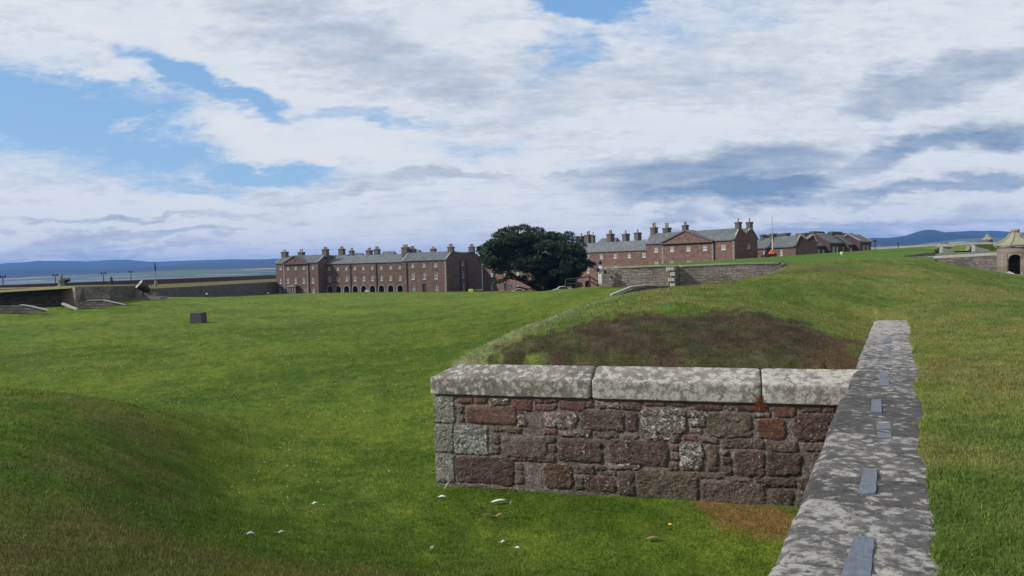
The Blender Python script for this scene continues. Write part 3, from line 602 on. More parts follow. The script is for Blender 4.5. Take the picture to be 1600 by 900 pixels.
def quoins(f, u, z0, z1, parent, w=.35):
    mb = MB(); z = z0; k = 0
    while z < z1-.1:
        ww = w*(1.5 if k % 2 else 1); mb.box(u-ww, u+.03, -.2, .035, z, min(z+.38, z1), lambda a, o, zz: f.at(a, o, zz)); z += .42; k += 1
    mb.build('quoins', MAT['gstone'], parent)
def setup(pxl, Yl, pxr, Yr, y):
    a = PY(pxl, y, Yl)[:2]; b_ = PY(pxr, y, Yr)[:2]; d = (b_-a)/np.linalg.norm(b_-a); n = np.array([d[1], -d[0]]); return Face(a, d, n)
Z9 = lambda L, ox, oy, s: [(ox+a/s, oy+b_/s) for a, b_ in L]
def wins(f, L, w, h, holes, deps, store, cols=3, rows=4, zc=None):
    C_ = [f.uz(*p) for p in L]; z = zc if zc is not None else float(np.median([c[1] for c in C_]))
    for c in C_: holes.append(rect((c[0], z), w, h)); deps.append(.2); store.append(((c[0], z), w, h, cols, rows))
# ---- first barrack block
F1 = setup(432, 205, 698, 184, 440); B1 = empty('barrack_block', (*F1.O, -3.4)); tag(B1, 'long three storey red sandstone barrack with arcade, standing left of the big tree', 'building')
zb1 = -3.6; ze1 = F1.uz(432, 412)[1]; zbw = zb1-3
H = []; Dp = []; Wn = []
xs = [438, 449.5, 461.5, 474.3, 488.5]
wins(F1, [(x, 418.8-.01*(x-432)*2) for x in xs], .85, 1.05, H, Dp, Wn, 2, 4)
wins(F1, [(x, 438) for x in xs], .95, 1.75, H, Dp, Wn, 2, 6)
wins(F1, [(438.6, 454), (450.6, 454), (476, 454), (489.5, 454)], 1.0, 1.5, H, Dp, Wn, 2, 4)
u1 = F1.uz(497.5, 440)[0]; PR = [(0, 0), (3.4, 1.95), (9.5, 1.2), (15, 1.95), (20, 0)]
block(B1, F1, 0, u1, ze1, zb1, PR, H, Dp, MAT['brick'], MAT['slate'], skewL=True)
for c, w, h, a, b_ in Wn: window(F1, c, w, h, B1, a, b_)
ua, ub = F1.uz(443, 412)[0], F1.uz(480.5, 410)[0]; pediment(F1, ua, ub, ze1-.1, 2.0, .3, B1, MAT['brick'], MAT['slate'], 3)
for uq in (ua+.2, ub): quoins(F1, uq, zb1, ze1-.2, B1, .3)
pipe(F1, 482, 411, 457, B1)
a, b_ = F1.uz(455.5, 447), F1.uz(466.5, 457.5); mb = MB(); T = lambda u, o, z: F1.at(u, o, z)
mb.box(a[0]-.2, b_[0]+.2, .01, 1.7, a[1]-.15, a[1]+.25, T)
for x in (a[0], a[0]+.65, b_[0]-.65, b_[0]): mb.box(x-.15, x+.15, 1.2, 1.5, zb1, a[1]-.15, T)
po = mb.build('porch', MAT['gstone'], B1); mb = MB(); mb.box(a[0]+1.0, b_[0]-.9, .01, .08, zb1, a[1]-.3, T); mb.build('door', MAT['door'], B1)
# wing with the arcade
FW = F1.shift(-3.4); H = []; Dp = []; Wn = []
topw = Z9([(845,425),(965,423),(1088,418),(1213,415),(1340,410),(1470,400)], 425, 375, 9.41)+Z9([(48,395),(188,390),(322,388)], 590, 375, 9.41)
midw = Z9([(850,578),(970,578),(1097,572),(1218,570),(1348,563),(1472,556)], 425, 375, 9.41)+Z9([(55,550),(188,548),(328,543)], 590, 375, 9.41)
wins(FW, topw, .8, .95, H, Dp, Wn, 2, 4); wins(FW, midw, .9, 1.5, H, Dp, Wn, 2, 6)
arx = [425+x/9.41 for x in (857, 978, 1097, 1224, 1348, 1478)]+[590+x/9.41 for x in (57, 193, 333)]
zat = float(np.median([FW.uz(x, 446.9-.009*(x-514))[1] for x in arx]))
for x in arx: H.append(archp(FW.uz(x, 450)[0], 1.62, zb1+.05, zat)); Dp.append(2.2)
uw0, uw1 = u1, FW.uz(634, 440)[0]; zew = FW.uz(590, 410)[1]
block(B1, FW, uw0-.1, uw1, zew, zb1, [(0, 0), (4.5, 1.95), (8, 1.3), (14, 1.9), (17, 0)], H, Dp, MAT['brick'], MAT['slateb'], skewR=False)
for c, w, h, a, b_ in Wn: window(FW, c, w, h, B1, a, b_)
for x in (547.5, 588, 635.5): pipe(FW, x, 411, 457, B1) if x < 630 else None
for x in arx:
    mb = MB()
    u = FW.uz(x, 450)[0]; r = .81
    for k in range(9):
        t0, t1_ = math.pi*k/9+.02, math.pi*(k+1)/9-.02
        mb.add([FW.at(u+math.cos(t)*q, e, zat-.81+math.sin(t)*q) for t in (t0, t1_) for q in (r+.01, r+.3) for e in (.004, .07)], [(0, 2, 3, 1), (4, 5, 7, 6), (0, 1, 5, 4), (2, 6, 7, 3), (1, 3, 7, 5), (0, 4, 6, 2)])
    for s in (-1, 1): mb.box(u+s*(r+.17)-.16, u+s*(r+.17)+.16, .004, .07, zb1, zat-.82, lambda a, o, z: FW.at(a, o, z))
    mb.build('arch_moulding', MAT['gstone'], B1)
# right range of the first block
H = []; Dp = []; Wn = []; q = lambda L: Z9(L, 590, 375, 9.41)
wins(F1, q([(512,370),(677,366),(848,355)]), .95, 1.15, H, Dp, Wn, 2, 4); wins(F1, q([(517,535),(685,525),(855,522)]), 1.05, 1.85, H, Dp, Wn, 2, 6); wins(F1, q([(527,722),(865,712)]), 1.05, 1.9, H, Dp, Wn, 2, 5)
c = F1.uz(*q([(687, 715)])[0]); H.append(rect((c[0], zb1+1.15), 1.1, 2.2)); Dp.append(.25)
fr = Face(F1.at(F1.uz(697.5, 440)[0], 0, 0)[:2], -F1.n, F1.d); hR = []; dR = []; WR_ = []
for pt, w, h in zip(q([(1252,345),(1258,508),(1265,685)]), (1., 1., .9), (1.2, 1.8, 2.2)): c2 = fr.uz(*pt); hR.append(rect(c2, w*1.3, h)); dR.append(.2); WR_.append((c2, w*1.3, h))
u2, u3 = F1.uz(630, 440)[0], F1.uz(697.5, 440)[0]; zer = F1.uz(664, 406.7)[1]
block(B1, F1, u2, u3, zer, zb1, [(0, 0), (3.2, 1.9), (9.5, 1.5), (15, 1.9), (20.5, 0)], H, Dp, MAT['brick'], MAT['slate'], (hR, dR), skewL=True)
for c1, w, h, a, b_ in Wn: window(F1, c1, w, h, B1, a, b_)
for c2, w, h in WR_: window(fr, c2, w, h, B1, 2, 4)
mb = MB(); mb.box(c[0]-.5, c[0]+.5, -.24, -.2, zb1+.06, zb1+2.2, T); mb.build('door', MAT['door'], B1)
quoins(F1, u3, zb1, zer, B1); pipe(F1, 635.5, 410, 456, B1)
for x in (1210, 1305): pipe(fr, 590+x/9.41, 405, 454, B1)
for off, px, yt, w, npt, yp_ in ((-3.2,445,393.5,10,2,390),(-9,471,394,10,2,389),(-3.4,508.5,389.3,10,3,385.6),(-15,534,388.8,10,3,384.5),(-14,549.5,391.5,8,2,387.5),(-14,577,391,10,3,387),(-14,589,389.3,10,3,385),
    (-3.4,633.5,386.2,12.5,4,382),(-4.5,644.5,388.8,11,3,384.3),(-15,677,388.6,10,2,385),(-3.2,704.5,385.6,11,3,381),(-15,737,385.4,10.5,3,381)):
    chimney(F1, off, px, yt, w, npt, yp_, ze1+(1.5 if px in (508.5, 704.5, 737, 534) else .6), B1, .9)
FB = F1.shift(-24)
for (xa, xb, yt) in ((552, 572, 395.5), (596, 622, 393), (644, 662, 390.5)):
    a = FB.uz(xa, yt); b_ = FB.uz(xb, yt); zt = a[1]; V = [FB.at(a[0], 3, zt-3), FB.at(b_[0], 3, zt-3), FB.at(b_[0]-1.2, 0, zt), FB.at(a[0]+.6, 0, zt), FB.at(a[0], -3, zt-3), FB.at(b_[0], -3, zt-3)]
    uvz(obj('rear_roof', V, [(0, 1, 2, 3), (3, 2, 5, 4), (0, 3, 4), (1, 5, 2), (0, 4, 5, 1)], MAT['slate'], B1))
# ---- second barrack block
F2 = setup(753, 195, 1147, 128, 400); B2 = empty('barrack_block', (*F2.O, -4)); tag(B2, 'red sandstone barrack with pedimented pavilion and large slate roofs, rising behind the grass rampart', 'building')
zb2 = -4.6; q = lambda L: Z9(L, 900, 340, 5.333); up0 = F2.uz(1009.5, 400)[0]; up1 = F2.uz(1147.5, 400)[0]; ze2 = float(np.mean([F2.uz(1010, 381)[1], F2.uz(1147, 374.3)[1]]))
H = []; Dp = []; Wn = []
wins(F2, q([(667,272),(798,264),(935,257),(1073,250),(1227,243)]), 1.0, 1.0, H, Dp, Wn, 3, 4)
wins(F2, [(x, y+7) for x, y in q([(670,368),(798,362),(937,356),(1075,348),(1227,340)])], 1.0, 1.65, H, Dp, Wn, 3, 6)
fr = Face(F2.at(up1, 0, 0)[:2], -F2.n, F2.d); hR = []; dR = []; c2 = fr.uz(900+1440/5.333, 340+238/5.333); hR.append(rect(c2, .9, .9)); dR.append(.2)
PE = [(0, 0), (1.4, 1.85), (3.1, .85), (4.6, 1.85), (6.3, 0)]
block(B2, F2, up0, up1, ze2, zb2, PE, H, Dp, MAT['brickb'], MAT['slate'], (hR, dR), skewL=True)
for c, w, h, a, b_ in Wn: window(F2, c, w, h, B2, a, b_)
window(fr, c2, .9, .9, B2, 2, 3)
ua, ub = F2.uz(1035, 379)[0], F2.uz(1114.5, 376)[0]; pediment(F2, ua, ub, ze2-.05, 2.05, .3, B2, MAT['brickb'], MAT['slate'], 2)
for uq in (ua+.2, ub, up1): quoins(F2, uq, zb2, ze2-.2, B2, .28)
pipe(F2, 1116, 377, 410, B2)
FW = F2.shift(-1.6); H = []; Dp = []; Wn = []; uw1 = up0+.1; uw0 = FW.uz(826, 430)[0]; zew = float(np.mean([FW.uz(907, 394.4)[1], FW.uz(1008, 390.3)[1]]))
wxs = [1006, 983, 961, 939.3, 918.4, 898.2, 879, 861, 844]
zt = float(np.mean([FW.uz(961, 400.5)[1], FW.uz(983, 398.2)[1]])); ztm = float(np.mean([FW.uz(983, 420.5)[1], FW.uz(919, 421)[1]]))
wins(FW, [(x, 400) for x in wxs], 1.0, 1.05, H, Dp, Wn, 3, 4, zt); wins(FW, [(x, 415) for x in wxs], 1.0, 1.6, H, Dp, Wn, 3, 6, ztm)
zat = FW.uz(918.7, 438)[1]
for x in wxs: H.append(archp(FW.uz(x, 440)[0], 1.9, zb2+.05, zat)); Dp.append(2.2)
block(B2, FW, uw0, uw1, zew, zb2, [(0, 0), (2.2, 1.85), (3.5, 1.2), (5, 1.8), (6.8, 0)], H, Dp, MAT['brickb'], MAT['slateb'], skewR=False)
for c, w, h, a, b_ in Wn: window(FW, c, w, h, B2, a, b_)
H = []; Dp = []; Wn = []; q = lambda L: Z9(L, 740, 345, 7.5); ul1 = F2.uz(830, 430)[0]
wins(F2, q([(210,620),(365,622),(515,605)]), 1.1, 1.6, H, Dp, Wn, 3, 6); c = F2.uz(768.7, 450); wins(F2, [(768.7, 449.5), (809, 448)], 1.1, 1.5, H, Dp, Wn, 3, 4); wins(F2, [(768, 409), (788, 408), (809, 407)], 1.1, 1.1, H, Dp, Wn, 3, 4)
c = F2.uz(790, 448); H.append(rect((c[0], c[1]-.3), 1.2, 2.4)); Dp.append(.25); zel = F2.uz(753, 398)[1]
block(B2, F2, 0, ul1, zel, zb2, PE, H, Dp, MAT['brickb'], MAT['slate'])
for c1, w, h, a, b_ in Wn: window(F2, c1, w, h, B2, a, b_)
mb = MB(); mb.box(c[0]-.55, c[0]+.55, -.24, -.2, c[1]-1.4, c[1]+.9, lambda u, o, z: F2.at(u, o, z)); mb.build('door', MAT['door'], B2); quoins(F2, .4, zb2, zel, B2)
for off, px, yt, w, npt, yp_ in ((-5,908.4,369,10,1,364.5),(-5,919.3,367,11,2,361),(-5,926.8,368,6,1,362),(-5,953.8,365.3,11,2,359.5),(-5,977.8,365.3,11,1,359.5),(-5,996.4,363.4,11,1,358),
    (-1.6,1021.9,355.4,11.5,2,347.5),(-4.6,1042,356,13,2,348.5),(-1.8,1070.8,351.6,10.5,2,346.5),(-1.5,1153.5,347,11.5,1,340.5),(-4.6,1171,347,11.5,1,340.5)):
    chimney(F2, off, px, yt, w, npt, yp_, (zew if px < 1005 else ze2)+(1.5 if px > 1150 else .4), B2, .9)
FB = F2.shift(-14)
for (xa, xb, yt) in ((934, 968, 373),):
    a = FB.uz(xa, yt); b_ = FB.uz(xb, yt); zt = a[1]; V = [FB.at(a[0], 2, zt-2), FB.at(b_[0], 2, zt-2), FB.at(b_[0]-.8, 0, zt), FB.at(a[0]+1.5, 0, zt), FB.at(a[0], -2, zt-2), FB.at(b_[0], -2, zt-2)]
    uvz(obj('rear_roof', V, [(0, 1, 2, 3), (3, 2, 5, 4), (0, 3, 4), (1, 5, 2), (0, 4, 5, 1)], MAT['slate'], B2))
# ---- low casemate houses
def lowhouse(label, pxl, Yl, pxr, Yr, ye_l, lit_win, prof, chims, zb=1.5, pil=(), skl=False):
    f = setup(pxl, Yl, pxr, Yr, 385); B = empty('low_barrack', (*f.O, zb)); tag(B, label, 'building', 'low slate roofed houses along the rampart')
    u = f.uz(pxr, 385)[0]; ze = f.uz(pxl, ye_l)[1]; H = []; Dp = []; Wn = []
    for px, py, w, h in lit_win: wins(f, [(px, py)], w, h, H, Dp, Wn, 3, 4)
    mat = [MAT['brick'], MAT['shade_brick']] if lit_win else MAT['shade_brick']  # end walls and sunless houses take the sandstone with shade painted in
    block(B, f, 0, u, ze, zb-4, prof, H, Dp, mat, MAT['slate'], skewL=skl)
    for c, w, h, a, b_ in Wn: window(f, c, w, h, B, a, b_)
    for off, px, yt, w in chims: chimney(f, off, px, yt, w, 0, yt, ze+.3, B, .9)
    for px in pil:
        a = f.uz(px, ye_l+6)[0]; mb = MB(); mb.box(a-.11, a+.11, .02, .25, zb-2, ze-.7, lambda u, o, z: f.at(u, o, z)); mb.build('pilaster', MAT['white'], B)
    return f, ze
G = [(0, 0), (2.3, 2.0), (4.6, 0)]
lowhouse('low red stone house with two white windows, beside the tall pavilion gable', 1180, 140, 1243, 121, 388.2, [(1193.5, 396, 1.1, 1.2), (1220.5, 394.5, 1.1, 1.2)], [(0, 0), (.8, 1.65), (1.9, .95), (2.9, 1.65), (3.5, .5)], [(-.9,1192.5,366.5,6),(-2.2,1199.5,367.5,9),(-.9,1208,365,7.5),(-1.5,1224.2,364.6,18),(-2.6,1254,364.3,16)], 2.0)
lowhouse('low dark house with the tallest broad chimney of the rampart row', 1266.5, 124, 1296.5, 131, 384, [], [(0, 0), (2.2, 1.7), (4.5, 0)], [(-2,1276.5,361.8,19)], 2.4, (1270, 1277.5, 1285, 1292))
lowhouse('low dark house set forward with a long unbroken slate slope in the rampart row', 1297, 128, 1325.5, 135, 379.5, [], [(0, 0), (2.4, 1.65), (4.5, 0)], [(-2,1304.8,362.2,18)], 2.6, (1301, 1306.5, 1316.5, 1321.5))
lowhouse('low dark house with a single square chimney near the end of the rampart row', 1326, 132, 1343, 138, 382.2, [], [(0, 0), (2, 1.7), (4.5, 0)], [(-2,1324.6,364.7,11)], 2.6, (1328, 1338))
lowhouse('last small dark house at the far end of the rampart row', 1344, 134, 1361.5, 141, 377.5, [], [(0, 0), (2, 1.3), (4.5, 0)], [], 2.8, (1348, 1354), True)
HZD = 1.05e-4
def settle(B):
    for c in B.children: c.matrix_parent_inverse = Matrix.Translation(-B.location)
def thing(name, loc, label, cat, group=None):
    return tag(empty(name, tuple(float(v) for v in loc)), label, cat, group)
settle(B1); settle(B2)
for o in list(bpy.data.objects):
    if o.name.startswith('low_barrack'): settle(o)
def prism(pts, Y, th, mb=None, plane=True):      # world-upright slab whose front outline passes through these sight points at depth Y (or per-point depth)
    P = [PY(p[0], p[1], p[2] if len(p) > 2 else Y) for p in pts]; mb = mb or MB(); n = len(P)
    if plane and len(pts[0]) > 2:
        i0 = min(range(n), key=lambda i: pts[i][0]); i1 = max(range(n), key=lambda i: pts[i][0]); q0 = P[i0]; dv = (P[i1]-P[i0])[:2]; dv = dv/np.linalg.norm(dv); nv_ = np.array([dv[1], -dv[0], 0])
        P = [EYE+ray(p[0], p[1])*(((q0-EYE)@nv_)/(ray(p[0], p[1])@nv_)) for p in pts]
    V2 = [Vector((i, 0, 0)) for i in range(n)]
    a = P[0]; far = max(P, key=lambda p: abs(p[0]-a[0])); d = (far-a)[:2]; d = d/np.linalg.norm(d)
    T = tessellate_polygon([[Vector(((p-a)[:2]@d, p[2], 0)) for p in P]])
    nb = np.array([-d[1], d[0], 0]); nb = nb*(1 if nb[1] > 0 else -1)*th
    mb.add([*P, *[p+nb for p in P]], [tuple(t) for t in T]+[tuple(i+n for i in t[::-1]) for t in T]+[(i, (i+1) % n, n+(i+1) % n, n+i) for i in range(n)])
    return mb
def gz(x, y): return float(max(lowz(np.array([x]), np.array([y]))[0], upz(np.array([x]), np.array([y]))[0] if in_up(x, y)[0] and math.hypot(x, y) < 70 and x < 60 else -99))
# ------------------------------------------------------------------ left rampart
RW = thing('rampart_wall', PY(0, 480, 64), 'dark rubble rampart wall at the left edge, with pale stone end beside two sunken ramps', 'stone wall')
prism([(-260,497,60),(-5,490,62),(96,476,66),(96,454.4,66),(-5,456.8,62),(-260,460,60)], 0, 3).build('wall', MAT['rub'], RW)
prism([(95.5,474,66),(117.5,477,64.5),(117.5,449.6,64.5),(104,450.5,65.3),(95.5,455.4,66)], 0, 3).build('wall_end', MAT['rubl'], RW)  # sunlit end set off from the shaded wall by paler rubble colour
prism([(117,477,64.6),(207,468,82),(207,447.6,82),(117,449.6,64.6)], 0, .7).build('wall', MAT['rub'], RW)
mt = flat('turf_top', (.14, .135, .06), 1, .3, 3)
prism([(-260,460.4,60.2),(-5,457.2,62.2),(96,454.9,66.2),(104,451.0,65.5),(117,450,64.8),(207,448,82.2),(207,446.2,82.2),(117,447.6,65),(60,449.8,66.2),(-5,452,63.2),(-260,455,61)], 0, 6, None, False).build('turf_cap', mt, RW)
settle(RW)
for lab, pit, edge in (('sunken ramp wall with a pale sloping kerb, nearest the left edge', [(-60,496),(0,491.5),(60,488.6),(73,486),(46,479.3),(30,477.2),(-60,480)], [(30,477),(46,479),(74,486)]),
                  ('small dark sunken ramp between two pale sloping kerbs, by the pale wall end', [(116,485),(120,483.2),(166,479.2),(193,476.8),(160,469.6),(135,470.2),(117,472.6)], [(135,470),(160,469.5),(194,476.8)])):
    yb = 58 if pit[0][0] < 0 else 62.5
    r = thing('sunken_ramp', PY(*pit[0], yb), lab, 'ramp wall'); prism(pit, yb, .4).build('wall', MAT['rub'], r)
    mb = MB(); 
    for (x0, y0), (x1, y1) in zip(edge[:-1], edge[1:]):
        a, b_ = PY(x0, y0, yb-.05), PY(x1, y1, yb-.05); mb.add([a+np.array(v) for v in ((0, 0, 0), (0, .4, 0), (0, .4, .05), (0, 0, .05))]+[b_+np.array(v) for v in ((0, 0, 0), (0, .4, 0), (0, .4, .05), (0, 0, .05))], [(0, 1, 2, 3), (7, 6, 5, 4), (0, 4, 5, 1), (1, 5, 6, 2), (2, 6, 7, 3), (3, 7, 4, 0)])
    mb.build('kerb', MAT['skew'], r)
    settle(r)
r = thing('ramp_kerb', PY(96, 474, 61.5), 'short pale kerb stone running down the grass from the pale wall end', 'kerb')
a, b_ = PY(96, 474, 62.5), PY(119, 483, 61); mb = MB(); mb.add([a+np.array(v) for v in ((0, 0, -.12), (.14, .12, -.12), (.14, .12, .05), (0, 0, .05))]+[b_+np.array(v) for v in ((0, 0, -.12), (.14, .12, -.12), (.14, .12, .05), (0, 0, .05))], [(0, 1, 2, 3), (7, 6, 5, 4), (0, 4, 5, 1), (1, 5, 6, 2), (2, 6, 7, 3), (3, 7, 4, 0)])
mb.build('kerb', MAT['skew'], r); settle(r)
LW = thing('retaining_wall', PY(236, 461, 112), 'long dark rubble retaining wall behind the mortar, ending at the left barrack', 'stone wall')
prism([(190,472,108),(236,465,112),(340,465,155),(440,463,222),(440,439.5,222),(340,444.6,155),(236,450.8,112),(190,452.5,108)], 0, 2).build('wall', MAT['rub'], LW); settle(LW)
MAT['hatch'] = flat('brown_boards', (.09, .06, .045))
a = prism([(386,460,181),(386,455,181),(388,452.6,181),(391,452,181),(394,453,181),(396,455.5,181),(396,460,181)], 181, .3).build('hatch', MAT['hatch'], LW); settle(LW)
PWL = thing('brick_parapet', PY(0, 452, 86), 'long low dark red parapet wall between the left rampart and the sea', 'parapet wall')
prism([(-330,470,82),(0,455,86),(430,438,262),(445,437,270),(445,429,270),(430,429.5,262),(0,445.5,86),(-330,457,82)], 0, .8).build('parapet', MAT['par'], PWL); settle(PWL)
# rampart top between wall and parapet
rows = [[(-300,460,61.5),(-5,456.8,64),(60,455,66),(117,449.9,66.5),(207,448,84),(214,452,110),(236,450.8,114),(340,444.6,157),(440,439.5,224)],
        [(-300,468,80),(0,453,85.5),(60,451,95),(117,448.5,105),(207,445.6,135),(214,445.5,137),(236,444.5,146),(340,439.8,198),(445,434.4,268)]]
Vv = [PY(*p) for r_ in rows for p in r_]; n = len(rows[0]); V = []; K = 12
for j in range(K+1):
    for i in range(n): V.append(Vv[i]*(1-j/K)+Vv[n+i]*j/K+np.array([0, 0, -.03]))
V = np.array(V); F = [(j*n+i, j*n+i+1, (j+1)*n+i+1, (j+1)*n+i) for j in range(K) for i in range(n-1)]
lx = sst(-14, -34, V[:, 0])[:, None]; cc = np.array([.05, .10, .012])*(1-lx*0)+np.array([.05, .0, .02])*sst(-33, -48, V[:, 0])[:, None]
o = obj('rampart_ground', V, F, GM, None, False, cc); tag(o, kind='structure')
# ------------------------------------------------------------------ lamps, poles
def tub(name, pts, r, mat, par, n=7): mb = MB(); mb.tube(pts, r, n); return mb.build(name, mat, par)
lampT = None
for px, yt, yb, Y, lb in ((5,432,447,100,'twin headed black lamp post furthest left behind the parapet'),(87,429.5,446,105,'twin headed lamp post rising behind the stone pillar with the gun'),(162,426.5,442,118,'twin headed lamp post between stone pillar and mortar'),(205,424.5,440,130,'slim black lamp post nearest the mortar')):
    b0 = PY(px, yb, Y); t0 = PY(px, yt, Y); h = t0[2]-b0[2]; L = thing('lamp_post', b0, lb, 'lamp post', 'lamp posts along the left parapet')
    tub('pole', [(0, 0, -1), (0, 0, h)], [.07, .05], MAT['black'], L); tub('cross_arm', [(-.32, 0, h-.05), (.32, 0, h-.05)], .035, MAT['black'], L)
    for s in (-1, 1): mb = MB(); mb.lathe([(.06, -.08), (.12, .03), (.13, .14), (.04, .22)], (s*.3, 0, h-.08), 8); mb.build('lamp_head', MAT['black'], L)
b0 = PY(243.5, 447, 128); t0 = PY(243, 408.5, 128); h = t0[2]-b0[2]; L = thing('flagpole', b0, 'tall thin pole with a dark furled flag against the far hills', 'flagpole')
tub('pole', [(0, 0, -.5), (0, 0, h)], [.09, .04], MAT['gstone'], L); tub('furled_flag', [(0, 0, h-1.7), (.05, 0, h-1.3), (0, 0, h-.6), (0, 0, h)], [.05, .14, .12, .03], MAT['black'], L); mb = MB(); mb.lathe([(.3, -.5), (.28, .5), (.12, 1.0)], n=8); mb.build('base', MAT['gstone'], L)
b0 = PY(96, 450.5, 75); L = thing('stone_pillar', b0, 'weathered stone pillar on the left rampart, flared at its foot', 'pillar')
mb = MB(); mb.lathe([(.55, -.3), (.5, .15), (.3, .35), (.27, .6), (.33, .8), (.2, .95), (.17, 1.3)], n=9); mb.build('shaft', flat('lichened_pillar', (.13, .125, .105), 1, .5, 5), L, True)
b0 = PY(101.5, 441, 76); L = thing('rampart_gun', b0, 'dark gun barrel showing above the parapet beside the stone pillar', 'cannon')
mb = MB(); mb.lathe([(.12, -.55), (.22, -.5), (.24, 0), (.18, .4), (.2, .45)], (0, 0, .2), 10, (1, .1, .12)); mb.build('barrel', MAT['black'], L, True); mb = MB(); mb.box(-.4, .4, -.2, .2, -.8, 0, tx=.15); mb.build('carriage', MAT['black'], L)
b0 = PY(174, 444, 121); L = thing('iron_post', b0, 'short dark post standing at the parapet between two lamp posts', 'post'); mb = MB(); mb.lathe([(.3, -.5), (.28, .7), (.15, .8), (.22, 1.0), (.1, 1.2)], n=8); mb.build('shaft', MAT['black'], L, True)
# mortar
b0 = PY(227, 464.5, 80); MR = thing('mortar', b0, 'old iron mortar on a grey stone bed at the end of the left rampart wall', 'mortar', None)
iron = flat('mortar_iron', (.03, .03, .032), .55, .3, 8); rim_ = flat('sunlit_muzzle', (.42, .42, .4), .7)  # sunlight on the muzzle face is put into its pale colour
ax_ = Vector((-.62, -.45, .62)).normalized(); c0 = Vector((.15, 0, 1.05)); mb = MB()
mb.lathe([(.05, -.55), (.3, -.5), (.42, -.3), (.42, 0), (.55, .1), (.55, .85), (.5, .95)], tuple(c0), 18, tuple(ax_)); mb.build('barrel', iron, MR, True)
mb = MB(); mb.lathe([(.5, 0), (.6, .02), (.6, .12), (.42, .13), (.3, .13), (.3, .05)], tuple(c0+ax_*.93), 18, tuple(ax_), cap=False); mb.build('muzzle_ring', rim_, MR)
mb = MB(); mb.lathe([(.3, 0), (.3, .02)], tuple(c0+ax_*.98), 16, tuple(ax_)); mb.build('bore', MAT['black'], MR)
tub('handle', [c0+Vector((.35, -.1, .45)), c0+Vector((.5, -.1, .75)), c0+Vector((.75, -.1, .6)), c0+Vector((.7, -.1, .3))], .05, iron, MR)
mb = MB(); mb.box(-.8, -.1, -.5, .5, 0, .75, tx=.1, ty=.1); mb.build('front_cheek', MAT['gstone'], MR); mb = MB(); mb.box(-.1, 1.7, -.6, .6, 0, .62, tx=.25, ty=.1); mb.build('bed', MAT['dstone'], MR)
mb = MB(); mb.box(-1.3, 2.3, -1, 1, -.3, .06); mb.build('plinth', MAT['gstone'], MR)
MR.scale = (.85, .85, .85)
# stone block on the lawn
p = PZ(306, 506, .05); L = thing('vent_block', (p[0], p[1], gz(p[0], p[1])-.05), 'dark grey squared stone block standing alone on the open lawn', 'stone block')
s = p[1]/1160.; mb = MB(); mb.box(-10*s, 10*s, 0, 20*s, -.1, 18.3*s, tx=.03, ty=.03)
dk_ = flat('dark_block_stone', (.06, .062, .055), .9, .45, 5); o = mb.build('block', dk_, L); bv = o.modifiers.new('b', 'BEVEL'); bv.width = .03; bv.segments = 2
mb = MB(); mb.box(-11*s, 11.5*s, -.05, .02, -.02, .06); mb.build('footing', MAT['gstone'], L)
for px, py, Y, w, h, lb in ((323,459,128,2.6,2.6,'small white board left of centre on the far lawn'),(418.5,458,180,3,2.2,'small white board at the far lawn near the left barrack'),(573,454.6,176,5.5,3,'white board standing in front of the arcade')):
    p = PY(px, py, Y); s = Y/1160.; z0 = gz(p[0], p[1]); L = thing('white_board', (p[0], p[1], min(z0, p[2]-.2)), lb, 'board'); mb = MB(); hz_ = p[2]-min(z0, p[2]-.2)
    mb.box(-w*s/2, w*s/2, -.03, .03, hz_-h*s/2, hz_+h*s/2); mb.build('panel', MAT['white'], L); mb = MB(); mb.box(-.03, .03, .03, .08, 0, hz_+h*s*.3); mb.build('stake', MAT['black'], L)
yl = flat('yellow_green_plastic', (.42, .5, .06)); p = PY(735.5, 454.5, 178); L = thing('salt_bin', p, 'yellow green box beside the shaded end wall of the barrack', 'box'); mb = MB(); mb.box(-.55, .55, -.3, .3, -.35, .3); mb.build('body', yl, L); mb = MB(); mb.box(-.6, .6, -.35, .35, .3, .42, tx=.1, ty=.1); mb.build('lid', yl, L)
# ------------------------------------------------------------------ tree
p0 = PY(848, 455, 124); TR = thing('pine_tree', p0, 'broad dark evergreen pine with a spreading crown in the middle of the fort', 'tree')
s = 124/1160.; bark = flat('pine_bark', (.045, .036, .03), .95, .4, 5)
def lp(px, py, dy=0): q_ = PY(849+(px-849)*.965+3, py, 124+dy)-p0; return Vector(q_)
mb = MB()
for pts, r in (([(852,457),(850,440),(846,425),(842,405),(835,385)], 1.1), ([(846,456),(828,446),(806,436),(790,425),(772,408)], .75), ([(826,446),(812,440),(790,434),(775,438),(766,441)], .26), ([(856,452),(868,430),(874,408),(868,385)], .7), ([(862,454),(872,440),(880,420),(895,405)], .55), ([(845,440),(822,420),(806,400),(800,380)], .5),
    ([(870,450),(878,430),(890,415),(905,410)], .3), ([(812,450),(802,449),(803,454)], .2), ([(820,452),(805,448),(798,454)], .22), ([(884,452),(886,436),(883,424)], .2), ([(840,455),(832,448),(822,452),(812,455)], .3), ([(866,428),(876,418),(884,425)], .2), ([(852,430),(862,412),(872,402)], .35)):
    P = [lp(x, y, random.uniform(-2, 2) if i else 0) for i, (x, y) in enumerate(pts)]; mb.tube(P, [r*.62*(1-.75*i/(len(P)-1)) for i in range(len(P))], 7)
mb.build('trunk', bark, TR, True)
